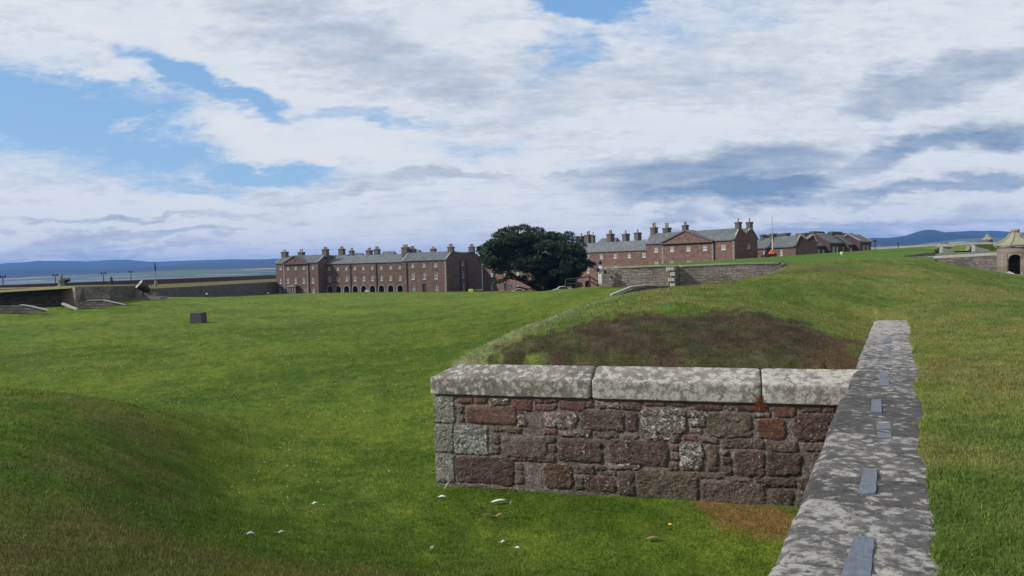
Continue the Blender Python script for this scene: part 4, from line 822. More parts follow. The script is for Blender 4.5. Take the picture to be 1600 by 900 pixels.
# crown: many flat needle sprays grouped in clumps
clumps = []
outl = [(748,392,10),(757,384,9),(766,378,8),(772,368,9),(780,362,8),(790,360,9),(800,357,6),(815,356,9),(838,360,8),(846,366,8),(858,370,9),(870,369,8),(888,366,8),(896,376,10),(906,384,9),(904,393,10),(912,412,9),(922,413,6),(905,418,10),(896,424,8),(752,404,9),(764,414,8),(778,424,8),(792,428,6),(744,390,4),(806,358,7),(826,360,9),(780,371,9),(762,392,11),(772,402,11),(880,372,8),(900,400,9),(773,441,6),(766,442,4),(783,438,5),(760,378,5)]
for x, y, r in outl: clumps.append((x, y, r, random.uniform(-5, 5)))
for k in range(330):
    x = random.uniform(752, 908); t = (x-830)/80; yt = 362+24*t*t+(8 if x > 880 else 0); yb = 426-10*abs(t) if x < 850 else 432-8*abs(t)
    if yb < yt+6: continue
    y = random.uniform(yt+1, yb-2); dyy = random.uniform(-8, 7); clumps.append((x, y, random.uniform(6, 11), dyy))
for k in range(60): clumps.append((random.uniform(838, 902), random.uniform(420, 446), random.uniform(5, 9), random.uniform(-6, 6)))
for k in range(14): clumps.append((random.uniform(800, 850), random.uniform(430, 448), random.uniform(3, 6), random.uniform(-6, 6)))
for q_ in ((749,398),(746,388),(754,408),(758,416),(790,433),(770,424),(912,405),(918,412),(924,414),(910,420),(902,428)): clumps.append((*q_, 7, random.uniform(-4, 4)))
CV = []; CF = 0; g = np.random.default_rng(3); Vs = []; cs = []
for x, y, r, dy in clumps:
    c0 = np.array(lp(x, y, dy)); R = r*s; n = int(210*(r/8)**2)
    u = g.normal(size=(n, 3)); u /= np.linalg.norm(u, axis=1)[:, None]; rad = g.random(n)**.33; P = c0+u*(rad*np.array([[1.], [1.], [1.]]).mean())[:, None]*R*np.array([1.05, 1.05, .62]) if False else c0+u*rad[:, None]*R*np.array([1.1, 1.1, .6])
    L = g.uniform(.15, .34, n); d = u*.6+g.normal(size=(n, 3))*.5+np.array([0, 0, .45]); d /= np.linalg.norm(d, axis=1)[:, None]
    q_ = np.cross(d, g.normal(size=(n, 3))); q_ /= np.linalg.norm(q_, axis=1)[:, None]
    V = np.stack([P-q_*L[:, None]*.35, P+q_*L[:, None]*.35, P+q_*L[:, None]*.12+d*L[:, None], P-q_*L[:, None]*.12+d*L[:, None]], 1); Vs.append(V.reshape(-1, 3))
    b_ = (g.uniform(.65, 1.5, n)*random.uniform(.75, 1.3))[:, None]*np.array([.027, .046, .024]); cs.append(np.repeat(b_, 4, 0))
V = np.concatenate(Vs); nm, ntt, bb = mk('pine_needles'); va_ = N(ntt, 'ShaderNodeVertexColor', layer_name='col'); ntt.links.new(va_.outputs[0], bb.inputs['Base Color']); bb.inputs['Roughness'].default_value = .7; bb.inputs['Specular IOR Level'].default_value = .15
obj('crown', V, np.arange(len(V)).reshape(-1, 4), nm, TR, False, np.concatenate(cs))
# things under the tree
bl = flat('blue_sign', (.03, .10, .42)); p = PY(796.3, 448, 130); L = thing('blue_sign', p, 'small blue information sign by the barrack door under the tree', 'sign')
mb = MB(); mb.box(-.36, .36, -.03, .03, -.3, .3); mb.build('panel', bl, L); mb = MB(); mb.box(-.04, .04, .03, .1, -2.5, .2); mb.build('post', MAT['black'], L)
mb = MB()
for (x0, x1, z0, z1) in ((-.2, -.04, -.12, .14), (.06, .2, -.16, .1)): mb.box(x0, x1, -.036, -.031, z0, z1)
mb.build('panel_marks', MAT['white'], L)
carp = flat('pale_car_paint', (.3, .34, .33), .35, .05); gl = MAT['glass']
for px, py, Y, lb in ((879, 451.5, 97, 'pale parked car beyond the tree roots, beside the timber railing'), (810, 453.5, 135, 'pale green car partly hidden behind the tree trunk')):
    p = PY(px, py+3, Y)*1.; p[2] -= .25; L = thing('parked_car', p, lb, 'car', 'cars parked by the second barrack'); k = .62
    mb = MB(); prof_ = [(-2, .25), (-2.05, .7), (-1.2, .85), (-.6, 1.35), (.7, 1.38), (1.4, .9), (2.0, .8), (2.05, .3)]
    n = len(prof_); V = [(x*k, yq*.8, z*k) for yq in (-1, 1) for x, z in prof_]; mb.add(V, [tuple(range(n))[::-1], tuple(range(n, 2*n))]+[(i, (i+1) % n, n+(i+1) % n, n+i) for i in range(n)]); mb.build('body', carp, L)
    mb = MB(); mb.add([(x*k, -.82, z*k) for x, z in ((-1.05, .88), (-.55, 1.28), (.65, 1.3), (1.2, .92))], [(0, 1, 2, 3)]); mb.build('side_window', gl, L)
    for x in (-1.25, 1.25):
        for yq in (-.75, .6): mb = MB(); mb.lathe([(.3*k, 0), (.3*k, .16)], (x*k, yq, .28*k), 12, (0, 1, 0)); mb.build('wheel', MAT['black'], L)
L = thing('timber_railing', PY(905, 452, 72), 'dark timber ramp railing between the tree and the standing person', 'railing'); wd = flat('dark_timber', (.03, .027, .025))
Rl = lambda x, y: PY(x, y, 72)
for a_, b_ in (((884,437),(921,432)), ((921,432),(934,440)), ((884,444),(905,443)), ((921,439),(935,447))): tub('rail', [Rl(*a_), Rl(*b_)], .06, wd, L)
for x, y0 in ((884,436),(901,434),(921,431.5),(934,440)): tub('rail_post', [Rl(x, y0), Rl(x, 454)], .07, wd, L)
settle(L)
# ------------------------------------------------------------------ right hand walls
for lab, Lp in (('pale rubble traverse wall beside the standing person, dark end beyond the gap', [(938,449,53),(1057,462,52.2),(1057,415.4,52.2),(1036,415.2,52.3),(980,417.5,52.7),(947,418.8,53),(944,426,53),(939.5,430,53)]),
                ('longer pale rubble wall right of the gap, running into the grass bank', [(1059,462,53.5),(1225,440,53.5),(1227,412,53.5),(1222,410.8,53.5),(1150,411.9,53.5),(1066,415.8,53.5),(1059,418.5,53.5)])):
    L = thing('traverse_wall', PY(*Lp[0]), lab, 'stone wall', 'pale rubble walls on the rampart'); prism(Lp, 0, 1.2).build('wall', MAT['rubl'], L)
    xs_ = [p for p in Lp if p[1] < 419]; xs_.sort(key=lambda p: p[0]); mb = MB()
    for a_, b_ in zip(xs_[:-1], xs_[1:]):
        A0, B0 = PY(*a_), PY(*b_); mb.add([P_+np.array(v) for P_ in (A0, B0) for v in ((0, -.05, -.05), (0, 1.25, -.05), (0, 1.25, .04), (0, -.05, .04))], [(0, 1, 2, 3), (7, 6, 5, 4), (0, 4, 5, 1), (1, 5, 6, 2), (2, 6, 7, 3), (3, 7, 4, 0)])
    mb.build('wall_top', flat('lichened_top', (.26, .26, .21), 1, .4, 3), L)
    if Lp[0][0] < 1000:
        mb = MB(); a_ = PY(1057.2, 462, 52.15); t_ = PY(1057.2, 415.4, 52.15); e_ = PY(1072, 460, 56.5); et = PY(1072, 418.2, 56.5)
        mb.add([a_, e_, et, t_, a_+np.array([-.4, .1, 0]), e_+np.array([-.4, .1, 0]), et+np.array([-.4, .1, 0]), t_+np.array([-.4, .1, 0])], [(0, 1, 2, 3), (4, 7, 6, 5), (3, 2, 6, 7), (1, 5, 6, 2)]); mb.build('gap_cheek', MAT['rub'], L)  # side turned from the sun, its shade put into darker rubble
        mb = MB()
        for (x, y, w_, h_) in ((1047,420,11,5),(1051,428,7,6),(1049,437,9,5),(1051,446,7,7)):
            c_ = PY(x, y, 52.1); k_ = 52/1160.; mb.box(c_[0]-w_*k_/2, c_[0]+w_*k_/2, c_[1]-.05, c_[1]+.1, c_[2]-h_*k_/2, c_[2]+h_*k_/2)
        mb.build('quoins', flat('pale_quoin', (.42, .41, .37), 1, .3, 4), L)
    settle(L)
L = thing('rubble_heap', PY(1226, 414, 53), 'small dark broken stone end where the long pale wall meets the grass', 'stones')
mb = MB()
for x, y, r in ((1222,415,3.4),(1226,412.5,2.6),(1218,410,2.2),(1229,416,2.2),(1222,408.5,1.8)):
    c_ = PY(x, y, 52.9); rr = r*53/1160; V = [c_+Vector((math.cos(a)*rr*random.uniform(.7, 1.2)*math.cos(e), math.sin(a)*rr*math.cos(e), math.sin(e)*rr*random.uniform(.7, 1.1))) for e in (-1.2, -.4, .4, 1.2) for a in [2*math.pi*i/7 for i in range(7)]]
    mb.add([tuple(v) for v in V], [(i*7+j, i*7+(j+1) % 7, (i+1)*7+(j+1) % 7, (i+1)*7+j) for i in range(3) for j in range(7)]+[tuple(range(21, 28))])
mb.build('stones', MAT['dstone'], L); settle(L)
L = thing('embrasure_cheek', PY(1000, 452, 41), 'low stone cheek with pale sloping top half buried in the grass before the pale walls', 'stone wall')
prism([(955,466,40),(1052,466,41),(1051,450,41),(1045,446.8,41),(1012,446.4,41),(987,449.6,40.5),(957,461.5,40)], 0, .5).build('cheek', MAT['rub'], L)
mb = MB()
for a_, b_ in (((955,462,39.9),(987,449.2,40.4)), ((987,449.2,40.4),(1010,446.4,40.9))):
    A0, B0 = PY(*a_), PY(*b_); mb.add([P_+np.array(v) for P_ in (A0, B0) for v in ((0, -.08, -.12), (0, .55, -.12), (0, .55, .06), (0, -.08, .06))], [(0, 1, 2, 3), (7, 6, 5, 4), (0, 4, 5, 1), (1, 5, 6, 2), (2, 6, 7, 3), (3, 7, 4, 0)])
mb.build('cheek_top', MAT['skew'], L); settle(L)
# far rampart ground behind the walls
rws = [[(938,419.8,53.8),(1000,417.6,53.5),(1057,415.9,53.2),(1066,416.5,54.4),(1150,412.6,54.4),(1225,411.6,54.4),(1300,419,50),(1420,412,50),(1461,414,50)],
       [(960,417.3,70),(1000,415.4,72),(1057,412.6,74),(1066,412,74),(1150,407,76),(1225,403.5,78),(1300,399.5,80),(1420,393,82),(1461,392,84)],
       [(975,417,84),(1000,414.8,86),(1057,411,88),(1070,410.2,88),(1150,404.4,90),(1225,399.8,92),(1300,395,94),(1412,387.3,97),(1461,384.6,99)],
       [(975,422,100),(1000,421,102),(1057,419,104),(1070,418,104),(1150,414,106),(1225,410,108),(1300,405,110),(1412,398,112),(1461,394,114)]]
n = 9; K = 10; V = []; 
for a_, b_ in zip(rws[:-1], rws[1:]):
    for j in range(K):
        for i in range(n): V.append(PY(*a_[i])*(1-j/K)+PY(*b_[i])*j/K)
V += [PY(*q_) for q_ in rws[-1]]; V = np.array(V); V[:, 2] += (fbm(V[:, 0]*.3, V[:, 1]*.3, 71)-.5)*.12
m_ = len(V)//n; F = [(j*n+i, j*n+i+1, (j+1)*n+i+1, (j+1)*n+i) for j in range(m_-1) for i in range(n-1)]
F += []
o = obj('rampart_slope', V, F, GM, None, False, np.tile(np.array([.058, .115, .014]), (len(V), 1))*(.8+.4*fbm(V[:, 0]*.2, V[:, 1]*.2, 72))[:, None]); tag(o, kind='structure')
# wall, merlons and lines at the right
L = thing('terreplein_wall', PY(1500, 410, 56), 'dark rubble wall with pale coping running to the stone sentry turret', 'stone wall')
prism([(1425,404,64),(1570,428,56),(1570,396,56),(1463,401.5,62),(1425,400.5,64)], 0, .6).build('wall', MAT['rub'], L)
A0, B0 = PY(1459, 401.4, 61.9), PY(1572, 395.2, 55.9); mb = MB(); mb.add([P_+np.array(v) for P_ in (A0, B0) for v in ((0, -.1, -.14), (0, .9, -.14), (0, .9, .05), (0, -.1, .05))], [(0, 1, 2, 3), (7, 6, 5, 4), (0, 4, 5, 1), (1, 5, 6, 2), (2, 6, 7, 3), (3, 7, 4, 0)])
mb.build('coping', MAT['skew'], L); settle(L)
L = thing('rampart_step', PY(1440, 398, 70), 'thin dark stone step line between the grass rampart and the turret wall', 'stone wall')
prism([(1413,401.5,65),(1462,405,65),(1462,393.6,65),(1440,396.2,65),(1413,399.3,65)], 0, .6).build('wall', MAT['rub'], L); settle(L)
turf = flat('merlon_turf', (.07, .1, .022), 1, .35, 1.5)
for lab, body, ck in (('grass topped merlon with a pale cheek left of the turret wall, nearer the hills', [(1462,395,88),(1462,390,88),(1470,385.5,88),(1512,385,88),(1518,392,88),(1500,396,88)], [(1472,396,87),(1473,386,87),(1476,388.2,87),(1494,391.4,87),(1495,396,87)]),
                      ('grass topped merlon with a pale cheek just left of the sentry turret', [(1514,392,84),(1520,385,84),(1526,381.8,84),(1566,381,84),(1566,392,84)], [(1523,393,83),(1523.5,383.5,83),(1528,386,83),(1545,390,83),(1547,393,83)])):
    L = thing('merlon', PY(*body[0]), lab, 'merlon', 'grass topped merlons at the right'); prism(body, 0, 4).build('turf_mound', turf, L); prism(ck, 0, .6).build('stone_cheek', MAT['skew'], L); settle(L)
L = thing('embrasure_stones', PY(1516, 388, 85), 'small pale broken stones in the gap between the two grassy merlons', 'stones'); mb = MB()
for x, y, w_, h_ in ((1514,386.5,3.5,4.5),(1519,387.5,3.5,8),(1521,382.5,3,2.5),(1512,390,3,3)):
    c_ = PY(x, y, 84); k_ = 84/1160.; mb.box(c_[0]-w_*k_/2, c_[0]+w_*k_/2, c_[1]-.3, c_[1]+.3, c_[2]-h_*k_/2, c_[2]+h_*k_/2, tx=.05)
mb.build('stones', MAT['gstone'], L); settle(L)
L = thing('outer_wall', PY(1460, 383, 120), 'long thin pale wall line beneath the right hand hills', 'stone wall'); prism([(1360,390,135),(1400,388,130),(1470,386,125),(1600,386,120),(1600,379.6,120),(1540,378.7,120),(1470,381.2,125),(1420,383.8,130),(1360,386.5,135)], 0, 1).build('wall', flat('weathered_wall', (.24, .24, .23), 1, .3, 1), L); settle(L)
rws = [[(1463,399.3,62.6),(1500,398.2,60.5),(1572,395.9,57),(1720,396,57)],[(1463,395.5,90),(1500,394,87),(1572,391,84),(1720,388,84)],[(1463,388.6,126),(1500,387.8,123),(1572,386.6,121),(1720,384,121)]]
V = [PY(*a_[i])*(1-j/8)+PY(*b_[i])*j/8 for a_, b_ in zip(rws[:-1], rws[1:]) for j in range(8) for i in range(4)]+[PY(*q_) for q_ in rws[-1]]
V = np.array(V); F = [(j*4+i, j*4+i+1, (j+1)*4+i+1, (j+1)*4+i) for j in range(16) for i in range(3)]
o = obj('terreplein', V, F, GM, None, False, np.tile(np.array([.10, .11, .06]), (len(V), 1))*(.6+.8*fbm(V[:, 0]*.3, V[:, 1]*.3, 75))[:, None]); tag(o, kind='structure')
# sentry turret (near) and the tiny far ones
def turret(px, pyb, Y, R, Hh, Rh, label, sc=1, door=True):
    b0 = PY(px, pyb, Y); L = thing('sentry_turret', b0, label, 'sentry turret'); n = 24; mb = MB(); zs = [-.5, 0, .35, .7, 1.05, 1.4, 1.58, Hh]
    dc = math.radians(-125); dw = .36; V = []; F = []
    def hole(k, z): a = (2*math.pi*(k+.5)/n-dc+math.pi) % (2*math.pi)-math.pi; return door and abs(a) < dw and .0 <= z < 1.4
    def win(k, z): a = (2*math.pi*(k+.5)/n-math.radians(-72)+math.pi) % (2*math.pi)-math.pi; return door and abs(a) < .14 and 1.05 <= z < 1.4
    for z in zs:
        for k in range(n): a = 2*math.pi*k/n; V.append((R*math.cos(a), R*math.sin(a), z*sc if z < Hh else Hh*sc))
    for i in range(len(zs)-1):
        for k in range(n):
            if hole(k, zs[i]) or win(k, zs[i]): continue
            F.append((i*n+k, i*n+(k+1) % n, (i+1)*n+(k+1) % n, (i+1)*n+k))
    # door head
    mb.add(V, F)
    o = mb.build('wall', TW_, L, True); sl_ = o.modifiers.new('t', 'SOLIDIFY'); sl_.thickness = .22; sl_.offset = -1
    if door:
        mb = MB(); V = []; pts = [(t, 1.05+.35*math.sqrt(max(0, 1-(t/dw)**2))) for t in np.linspace(-dw*1.05, dw*1.05, 9)]
        for t, z in pts:
            for zz_ in (z, 1.45):
                for r_ in (R-.2, R+.012): V.append((r_*math.cos(dc+t), r_*math.sin(dc+t), zz_))
        for i in range(8): a0 = i*4; b_ = a0+4; mb.add([V[j] for j in (a0, a0+1, a0+2, a0+3, b_, b_+1, b_+2, b_+3)], [(0, 1, 5, 4), (1, 3, 7, 5), (2, 6, 7, 3), (0, 4, 6, 2)])
        mb.build('door_arch', TW_, L)
    mb = MB(); mb.lathe([(R+.0, Hh*sc-.12), (R+.1, Hh*sc-.08), (R+.1, Hh*sc+.02), (R, Hh*sc+.05)], n=24, cap=False); mb.build('cornice', MAT['skew'], L)
    mb = MB(); m6 = 8; rf = [(R*1.22, Hh*sc+.03), (R*1.2, Hh*sc+.14), (R*.8, Hh*sc+Rh*.33), (R*.5, Hh*sc+Rh*.58), (R*.34, Hh*sc+Rh*.85), (R*.27, Hh*sc+Rh*.92)]
    mb.lathe(rf, n=m6); o = mb.build('roof', RF_, L)
    mb = MB()
    for k in range(m6):
        a = 2*math.pi*k/m6; mb.tube([(r_*math.cos(a), r_*math.sin(a), z+.02) for r_, z in rf[1:]], .05, 5)
    mb.build('roof_ribs', RF_, o)
    mb = MB(); mb.lathe([(R*.27, 0), (R*.2, .08), (R*.26, .2), (R*.24, .3), (R*.1, .34)], (0, 0, Hh*sc+Rh*.92), 8); mb.build('finial', RF_, o); return L
TW_ = rubble('turret_stone', (.16, .14, .115), (.23, .20, .165), (.13, .115, .095), .6, .3, .1, (.3, .29, .26), .4); RF_ = flat('lichened_roof_stone', (.21, .205, .145), .95, .4, 5)
p = PY(1586, 427, 53); TL = turret(1586.5, 428, 53, 1.12, 2.0, .95, 'round stone sentry turret with a ribbed domed roof and open arched doorway')
L = turret(1543, 381, 150, .9, .8, 1.1, 'tiny far sentry turret roof beneath the hills left of the big turret', 1, False)
L = thing('chimney_stub', PY(1476.5, 383, 130), 'small dark chimney stub on the far pale wall line', 'chimney'); mb = MB(); mb.lathe([(.7, -.3), (.7, .25), (.3, .6)], n=7); mb.build('stack', MAT['dstone'], L)
L = thing('stone_threshold', PY(1582, 429, 51), 'pale stones at the foot of the sentry turret doorway', 'stones'); mb = MB()
for k in range(5):
    c_ = PY(1577+k*3.2, 427.5+k*1.5, 50.5-k*.2); rr = .13+random.random()*.06; mb.lathe([(rr*.6, -.1), (rr, 0), (rr*.8, .1), (rr*.3, .15)], tuple(c_), 7)
mb.build('stones', MAT['skew'], L); settle(L)
# ------------------------------------------------------------------ flagpole, mower, small items on the right ridge
b0 = PY(1207.3, 402, 96); t0 = PY(1205.5, 338.5, 96); L = thing('flagpole', b0, 'tall bare white flagpole standing behind the orange mower', 'flagpole'); h = t0[2]-b0[2]
tub('lower_mast', [(0, 0, -.5), (0, 0, h*.45)], [.08, .07], MAT['white'], L); tub('upper_mast', [(0, 0, h*.45), (0, 0, h)], [.045, .03], MAT['skew'], L); mb = MB(); mb.lathe([(.02, 0), (.08, .05), (.02, .1)], (0, 0, h), 8); mb.build('truck', MAT['white'], L)
og = flat('orange_paint', (.62, .09, .03), .5, .08); b0 = PY(1205.5, 400.8, 88); L = thing('ride_on_mower', b0, 'small orange and black ride-on mower on the grass by the flagpole', 'mower')
mb = MB(); mb.box(-.28, .32, -.25, .25, .28, .66, tx=.1, ty=.05); mb.build('body', og, L); mb = MB(); mb.box(-.05, .22, -.2, .2, .66, .8, tx=.05); mb.build('seat', og, L); tub('steering_column', [(-.2, 0, .6), (-.3, 0, .85)], .03, MAT['black'], L)
mb = MB(); mb.box(-.5, .4, -.35, .35, .12, .28); mb.build('cutter_deck', MAT['black'], L)
for x in (-.36, .3):
    for yq in (-.4, .28): mb = MB(); mb.lathe([(.17 if x < 0 else .2, 0), (.17 if x < 0 else .2, .12)], (x, yq, .18), 12, (0, 1, 0)); mb.build('wheel', MAT['black'], L)
b0 = PY(1315, 400, 80); L = thing('marker_post', b0, 'short pale yellow marker post on the sunlit rampart grass', 'post'); mb = MB(); mb.lathe([(.1, -.2), (.09, .22), (.16, .26), (.15, .42), (.05, .46)], n=8); mb.build('post', flat('pale_yellow', (.55, .52, .32)), L)
for px, yt, yb, lb in ((1367.3,378,389,'dark sign post with a broad head at the far end of the rampart'),(1374.5,383.5,388,'short pale post beside the dark sign post on the far ridge'),(1403.5,380.5,386,'thin dark post on the far ridge below the hills')):
    b0 = PY(px, yb, 100); t0 = PY(px, yt, 100); h = t0[2]-b0[2]; mt_ = MAT['black'] if yt != 383.5 else MAT['skew']; L = thing('ridge_post', b0, lb, 'post'); tub('shaft', [(0, 0, -.4), (0, 0, h)], .05, mt_, L)
    mb = MB(); mb.box(-.17, .17, -.05, .05, h-.02, h+(.25 if yt == 378 else .06)); mb.build('head', mt_, L)
# ------------------------------------------------------------------ person
def skin(name, chain, edges, mat, parent, lv=2):
    me = bpy.data.meshes.new(name); me.from_pydata([c[:3] for c in chain], edges, []); o = bpy.data.objects.new(name, me); COL.objects.link(o); o.parent = parent
    m1 = o.modifiers.new('skin', 'SKIN'); m1.use_smooth_shade = True
    for i, c in enumerate(chain): me.skin_vertices[0].data[i].radius = (c[3], c[4] if len(c) > 4 else c[3])
    me.skin_vertices[0].data[0].use_root = True; m2 = o.modifiers.new('sub', 'SUBSURF'); m2.levels = lv; m2.render_levels = lv; me.materials.append(mat); return o
pp = PY(938.5, 447.6, 52.4); PZ0 = pp[2]
PE_ = thing('person', (pp[0], pp[1], PZ0), 'person with dark hair, pale top and pale trousers standing by the wall end', 'person'); PE_.rotation_euler = (0, 0, math.radians(-65)) 
sk = flat('skin', (.42, .25, .18), .6, .05); tp = flat('pale_shirt', (.45, .5, .58), .9, .06); trs = flat('pale_trousers', (.5, .52, .5), .9, .06); hr = flat('dark_hair', (.02, .016, .013)); sh = flat('dark_shoes', (.25, .25, .26))
body = [(0,0,.95,.10,.08),(0,0,1.12,.10,.08),(0,.0,1.3,.15,.1),(0,0,1.42,.12,.08),(0,.01,1.5,.05),(0,.03,1.58,.075,.09),(0,.03,1.68,.075,.09),(.17,0,1.4,.05),(.24,.06,1.18,.042),(.1,.3,1.14,.032),(.06,.36,1.14,.03),(-.17,0,1.4,.05),(-.24,.06,1.18,.042),(-.1,.3,1.14,.032),(-.06,.36,1.14,.03),
  (.1,0,.88,.09),(.1,.02,.5,.062),(.1,-.01,.09,.04),(.1,.12,.04,.035),(-.1,0,.88,.09),(-.12,.0,.5,.062),(-.12,-.03,.09,.04),(-.12,.1,.04,.035)]
eb = [(0,1),(1,2),(2,3),(3,4),(4,5),(5,6),(3,7),(7,8),(8,9),(9,10),(3,11),(11,12),(12,13),(13,14),(0,15),(15,16),(16,17),(17,18),(0,19),(19,20),(20,21),(21,22)]
skin('body', body, eb, sk, PE_)
skin('shirt', [(0,0,.82,.17,.14),(0,0,1.12,.15,.12),(0,0,1.3,.17,.12),(0,0,1.43,.13,.09),(.17,0,1.4,.065),(.235,.05,1.2,.058),(-.17,0,1.4,.065),(-.235,.05,1.2,.058)], [(0,1),(1,2),(2,3),(3,4),(4,5),(3,6),(6,7)], tp, PE_)
skin('trousers', [(0,0,1.04,.15,.12),(.1,0,.82,.105),(.1,.02,.5,.078),(.1,-.01,.13,.06),(-.1,0,.82,.105),(-.12,0,.5,.078),(-.12,-.03,.13,.06)], [(0,1),(1,2),(2,3),(0,4),(4,5),(5,6)], trs, PE_)
for x in (.1, -.12): skin('shoe', [(x,-.04,.05,.05,.05),(x,.06,.045,.05,.04),(x,.16,.035,.04,.03)], [(0,1),(1,2)], sh, PE_, 1)
mb = MB(); mb.lathe([(.02, .135), (.08, .12), (.11, .06), (.115, -.02), (.105, -.1), (.06, -.12)], (0, 0, 1.67), 14); mb.build('hair', hr, PE_, True)
R65 = Matrix.Rotation(math.radians(-65), 4, 'Z')
def rel(v): q_ = R65 @ Vector(v); return (pp[0]+q_.x, pp[1]+q_.y, PZ0+q_.z)
bp = thing('backpack', rel((0, -.22, 1.0)), 'dark navy backpack worn by the standing person', 'backpack'); bp.rotation_euler = PE_.rotation_euler; nv = flat('navy_fabric', (.02, .025, .045))
skin('bag', [(0,0,.02,.13,.09),(0,-.02,.2,.15,.12),(0,.0,.4,.13,.09)], [(0,1),(1,2)], nv, bp, 2)
for s_ in (-1, 1): tub('strap', [(s_*.1, .1, .42), (s_*.12, .24, .47), (s_*.12, .36, .35), (s_*.13, .34, .1), (s_*.13, .1, .05)], .022, nv, bp)
cmr = thing('camera_bag', rel((.0, .40, 1.0)), 'small black camera bag held in front of the standing person', 'bag'); mb = MB(); mb.box(-.1, .1, -.08, .09, -.1, .12, tx=.02, ty=.02); o = mb.build('body', MAT['black'], cmr); mb = MB(); mb.lathe([(.05, 0), (.045, .1)], (0, .09, 0), 10, (0, 1, 0)); mb.build('lens', MAT['black'], cmr)
# ------------------------------------------------------------------ feathers, flower, daisies
def feather(px, py, L_, W_, ang, lift, mat, label, up_=False, grp=None):
    z = .1
    for _ in range(12): p = PZ(px, py, z); z = float(lowz(np.array([p[0]]), np.array([p[1]]))[0])+.05
    p[2] = z; ob = thing('feather', p, label, 'feather', grp); ob.rotation_euler = (0, lift, ang); n = 9; V = []; F = []
    for i in range(n+1):
        t = i/n; w_ = W_*math.sin(math.pi*min(1, t*.92+.08))**.7; z_ = .02*math.sin(t*3)
        for s_ in (-1, -.5, 0, .5, 1): V.append((t*L_, s_*w_*(1 if i % 2 else .86), z_+.006-.012*abs(s_)))
    F = [(i*5+j, i*5+j+1, i*5+j+6, i*5+j+5) for i in range(n) for j in range(4)]
    obj('vane', V, F, mat, ob); tub('quill', [(-.03, 0, .0), (L_*.5, 0, .022), (L_, 0, .01)], .0025, mat, ob, 5)
wf = flat('white_feather', (.5, .53, .55), .8, .08, 30); gf = flat('grey_feather', (.27, .28, .27), .8, .2, 30); bf = flat('brown_feather', (.09, .05, .03), .9, .3, 30)
feather(768, 784, .2, .03, .15, -.05, wf, 'largest white feather lying on the grass before the rubble wall')
feather(686, 776, .1, .028, -.2, 0, wf, 'small curled white feather near the left corner of the wall')
feather(694, 764, .16, .018, .9, -.6, gf, 'grey feather leaning against the foot of the wall corner')
feather(488, 787, .07, .022, .3, 0, wf, 'lone pale feather in the middle of the green hollow')
feather(386, 834, .08, .02, 0, 0, gf, 'pale feather lower left on the darker grass slope')
feather(435, 832, .07, .02, .2, 0, gf, 'small pale feather just right of the darker slope')
feather(673, 858, .08, .02, 1.2, 0, gf, 'upright pale feather near the bottom of the hollow below the wall corner')
feather(783, 847, .05, .018, .2, 0, wf, 'tiny white feather below the brown feathers')
feather(806, 856, .05, .015, -.4, 0, wf, 'tiny pale curled feather low in the grass right of the tiny white one')
feather(798, 786, .05, .006, 1.1, -.4, wf, 'thin white quill beside the largest feather')
feather(752, 796, .13, .02, -.9, -.5, bf, 'dark feather sticking up from the brown scrap')
feather(755, 804, .14, .035, -.1, 0, bf, 'brown ragged feather scrap on the grass below the largest white feather')
feather(775, 806, .1, .02, .3, -.1, flat('tan_feather', (.3, .16, .08)), 'tan feather scrap at the right end of the brown one')
feather(1010, 841, .16, .03, 0, 0, flat('dead_leaf', (.2, .12, .06)), 'brown withered leaf lying left of the yellow flower')
z = .1
for _ in range(12): p = PZ(1047, 827, z); z = float(lowz(np.array([p[0]]), np.array([p[1]]))[0])
L = thing('yellow_flower', (p[0], p[1], z), 'single yellow dandelion flower in the grass below the wall', 'flower'); tub('stem', [(0, 0, 0), (0, 0, .055)], .003, flat('stem_green', (.06, .1, .02)), L, 5)
mb = MB(); yf = flat('petal_yellow', (.8, .5, .02), .7)
for k in range(22):
    a = 2*math.pi*k/22; r_ = .026*random.uniform(.8, 1.1); mb.add([(0, 0, .055), (r_*math.cos(a-.15), r_*math.sin(a-.15), .068), (r_*math.cos(a+.15), r_*math.sin(a+.15), .066)], [(0, 1, 2)])
mb.lathe([(.004, .05), (.014, .06), (.004, .068)], n=8); mb.build('petals', yf, L)
g = np.random.default_rng(5); n = 1500; az = np.radians(g.uniform(-37, 12, n)); r = 9*(14.)**g.random(n); x = r*np.sin(az); y = r*np.cos(az); iu = in_up(x, y); k = ~iu[0] & (lowz(x, y) < .3) & (iu[1] < -.2) & ~((iu[3] > -.3) & (iu[4] > -.3)) & (vn(x*.12, y*.12, 9) > .25+.3*g.random(n)); x, y, r = x[k], y[k], r[k]; z = lowz(x, y)+.035; s_ = (.004+.0004*r)*g.uniform(.6, 1.4, len(x))
V = np.stack([np.c_[x+s_*math.cos(a), y+s_*math.sin(a), z+.3*s_*(1 if i else -1)+.4*s_*math.sin(a)] for i, a in enumerate([0, 1.57, 3.14, 4.71])], 1).reshape(-1, 3)
o = obj('daisies', V, np.arange(len(V)).reshape(-1, 4), flat('daisy_white', (.38, .42, .3))); tag(o, 'tiny white daisies scattered over the mown lawn', 'daisies', kind='stuff')
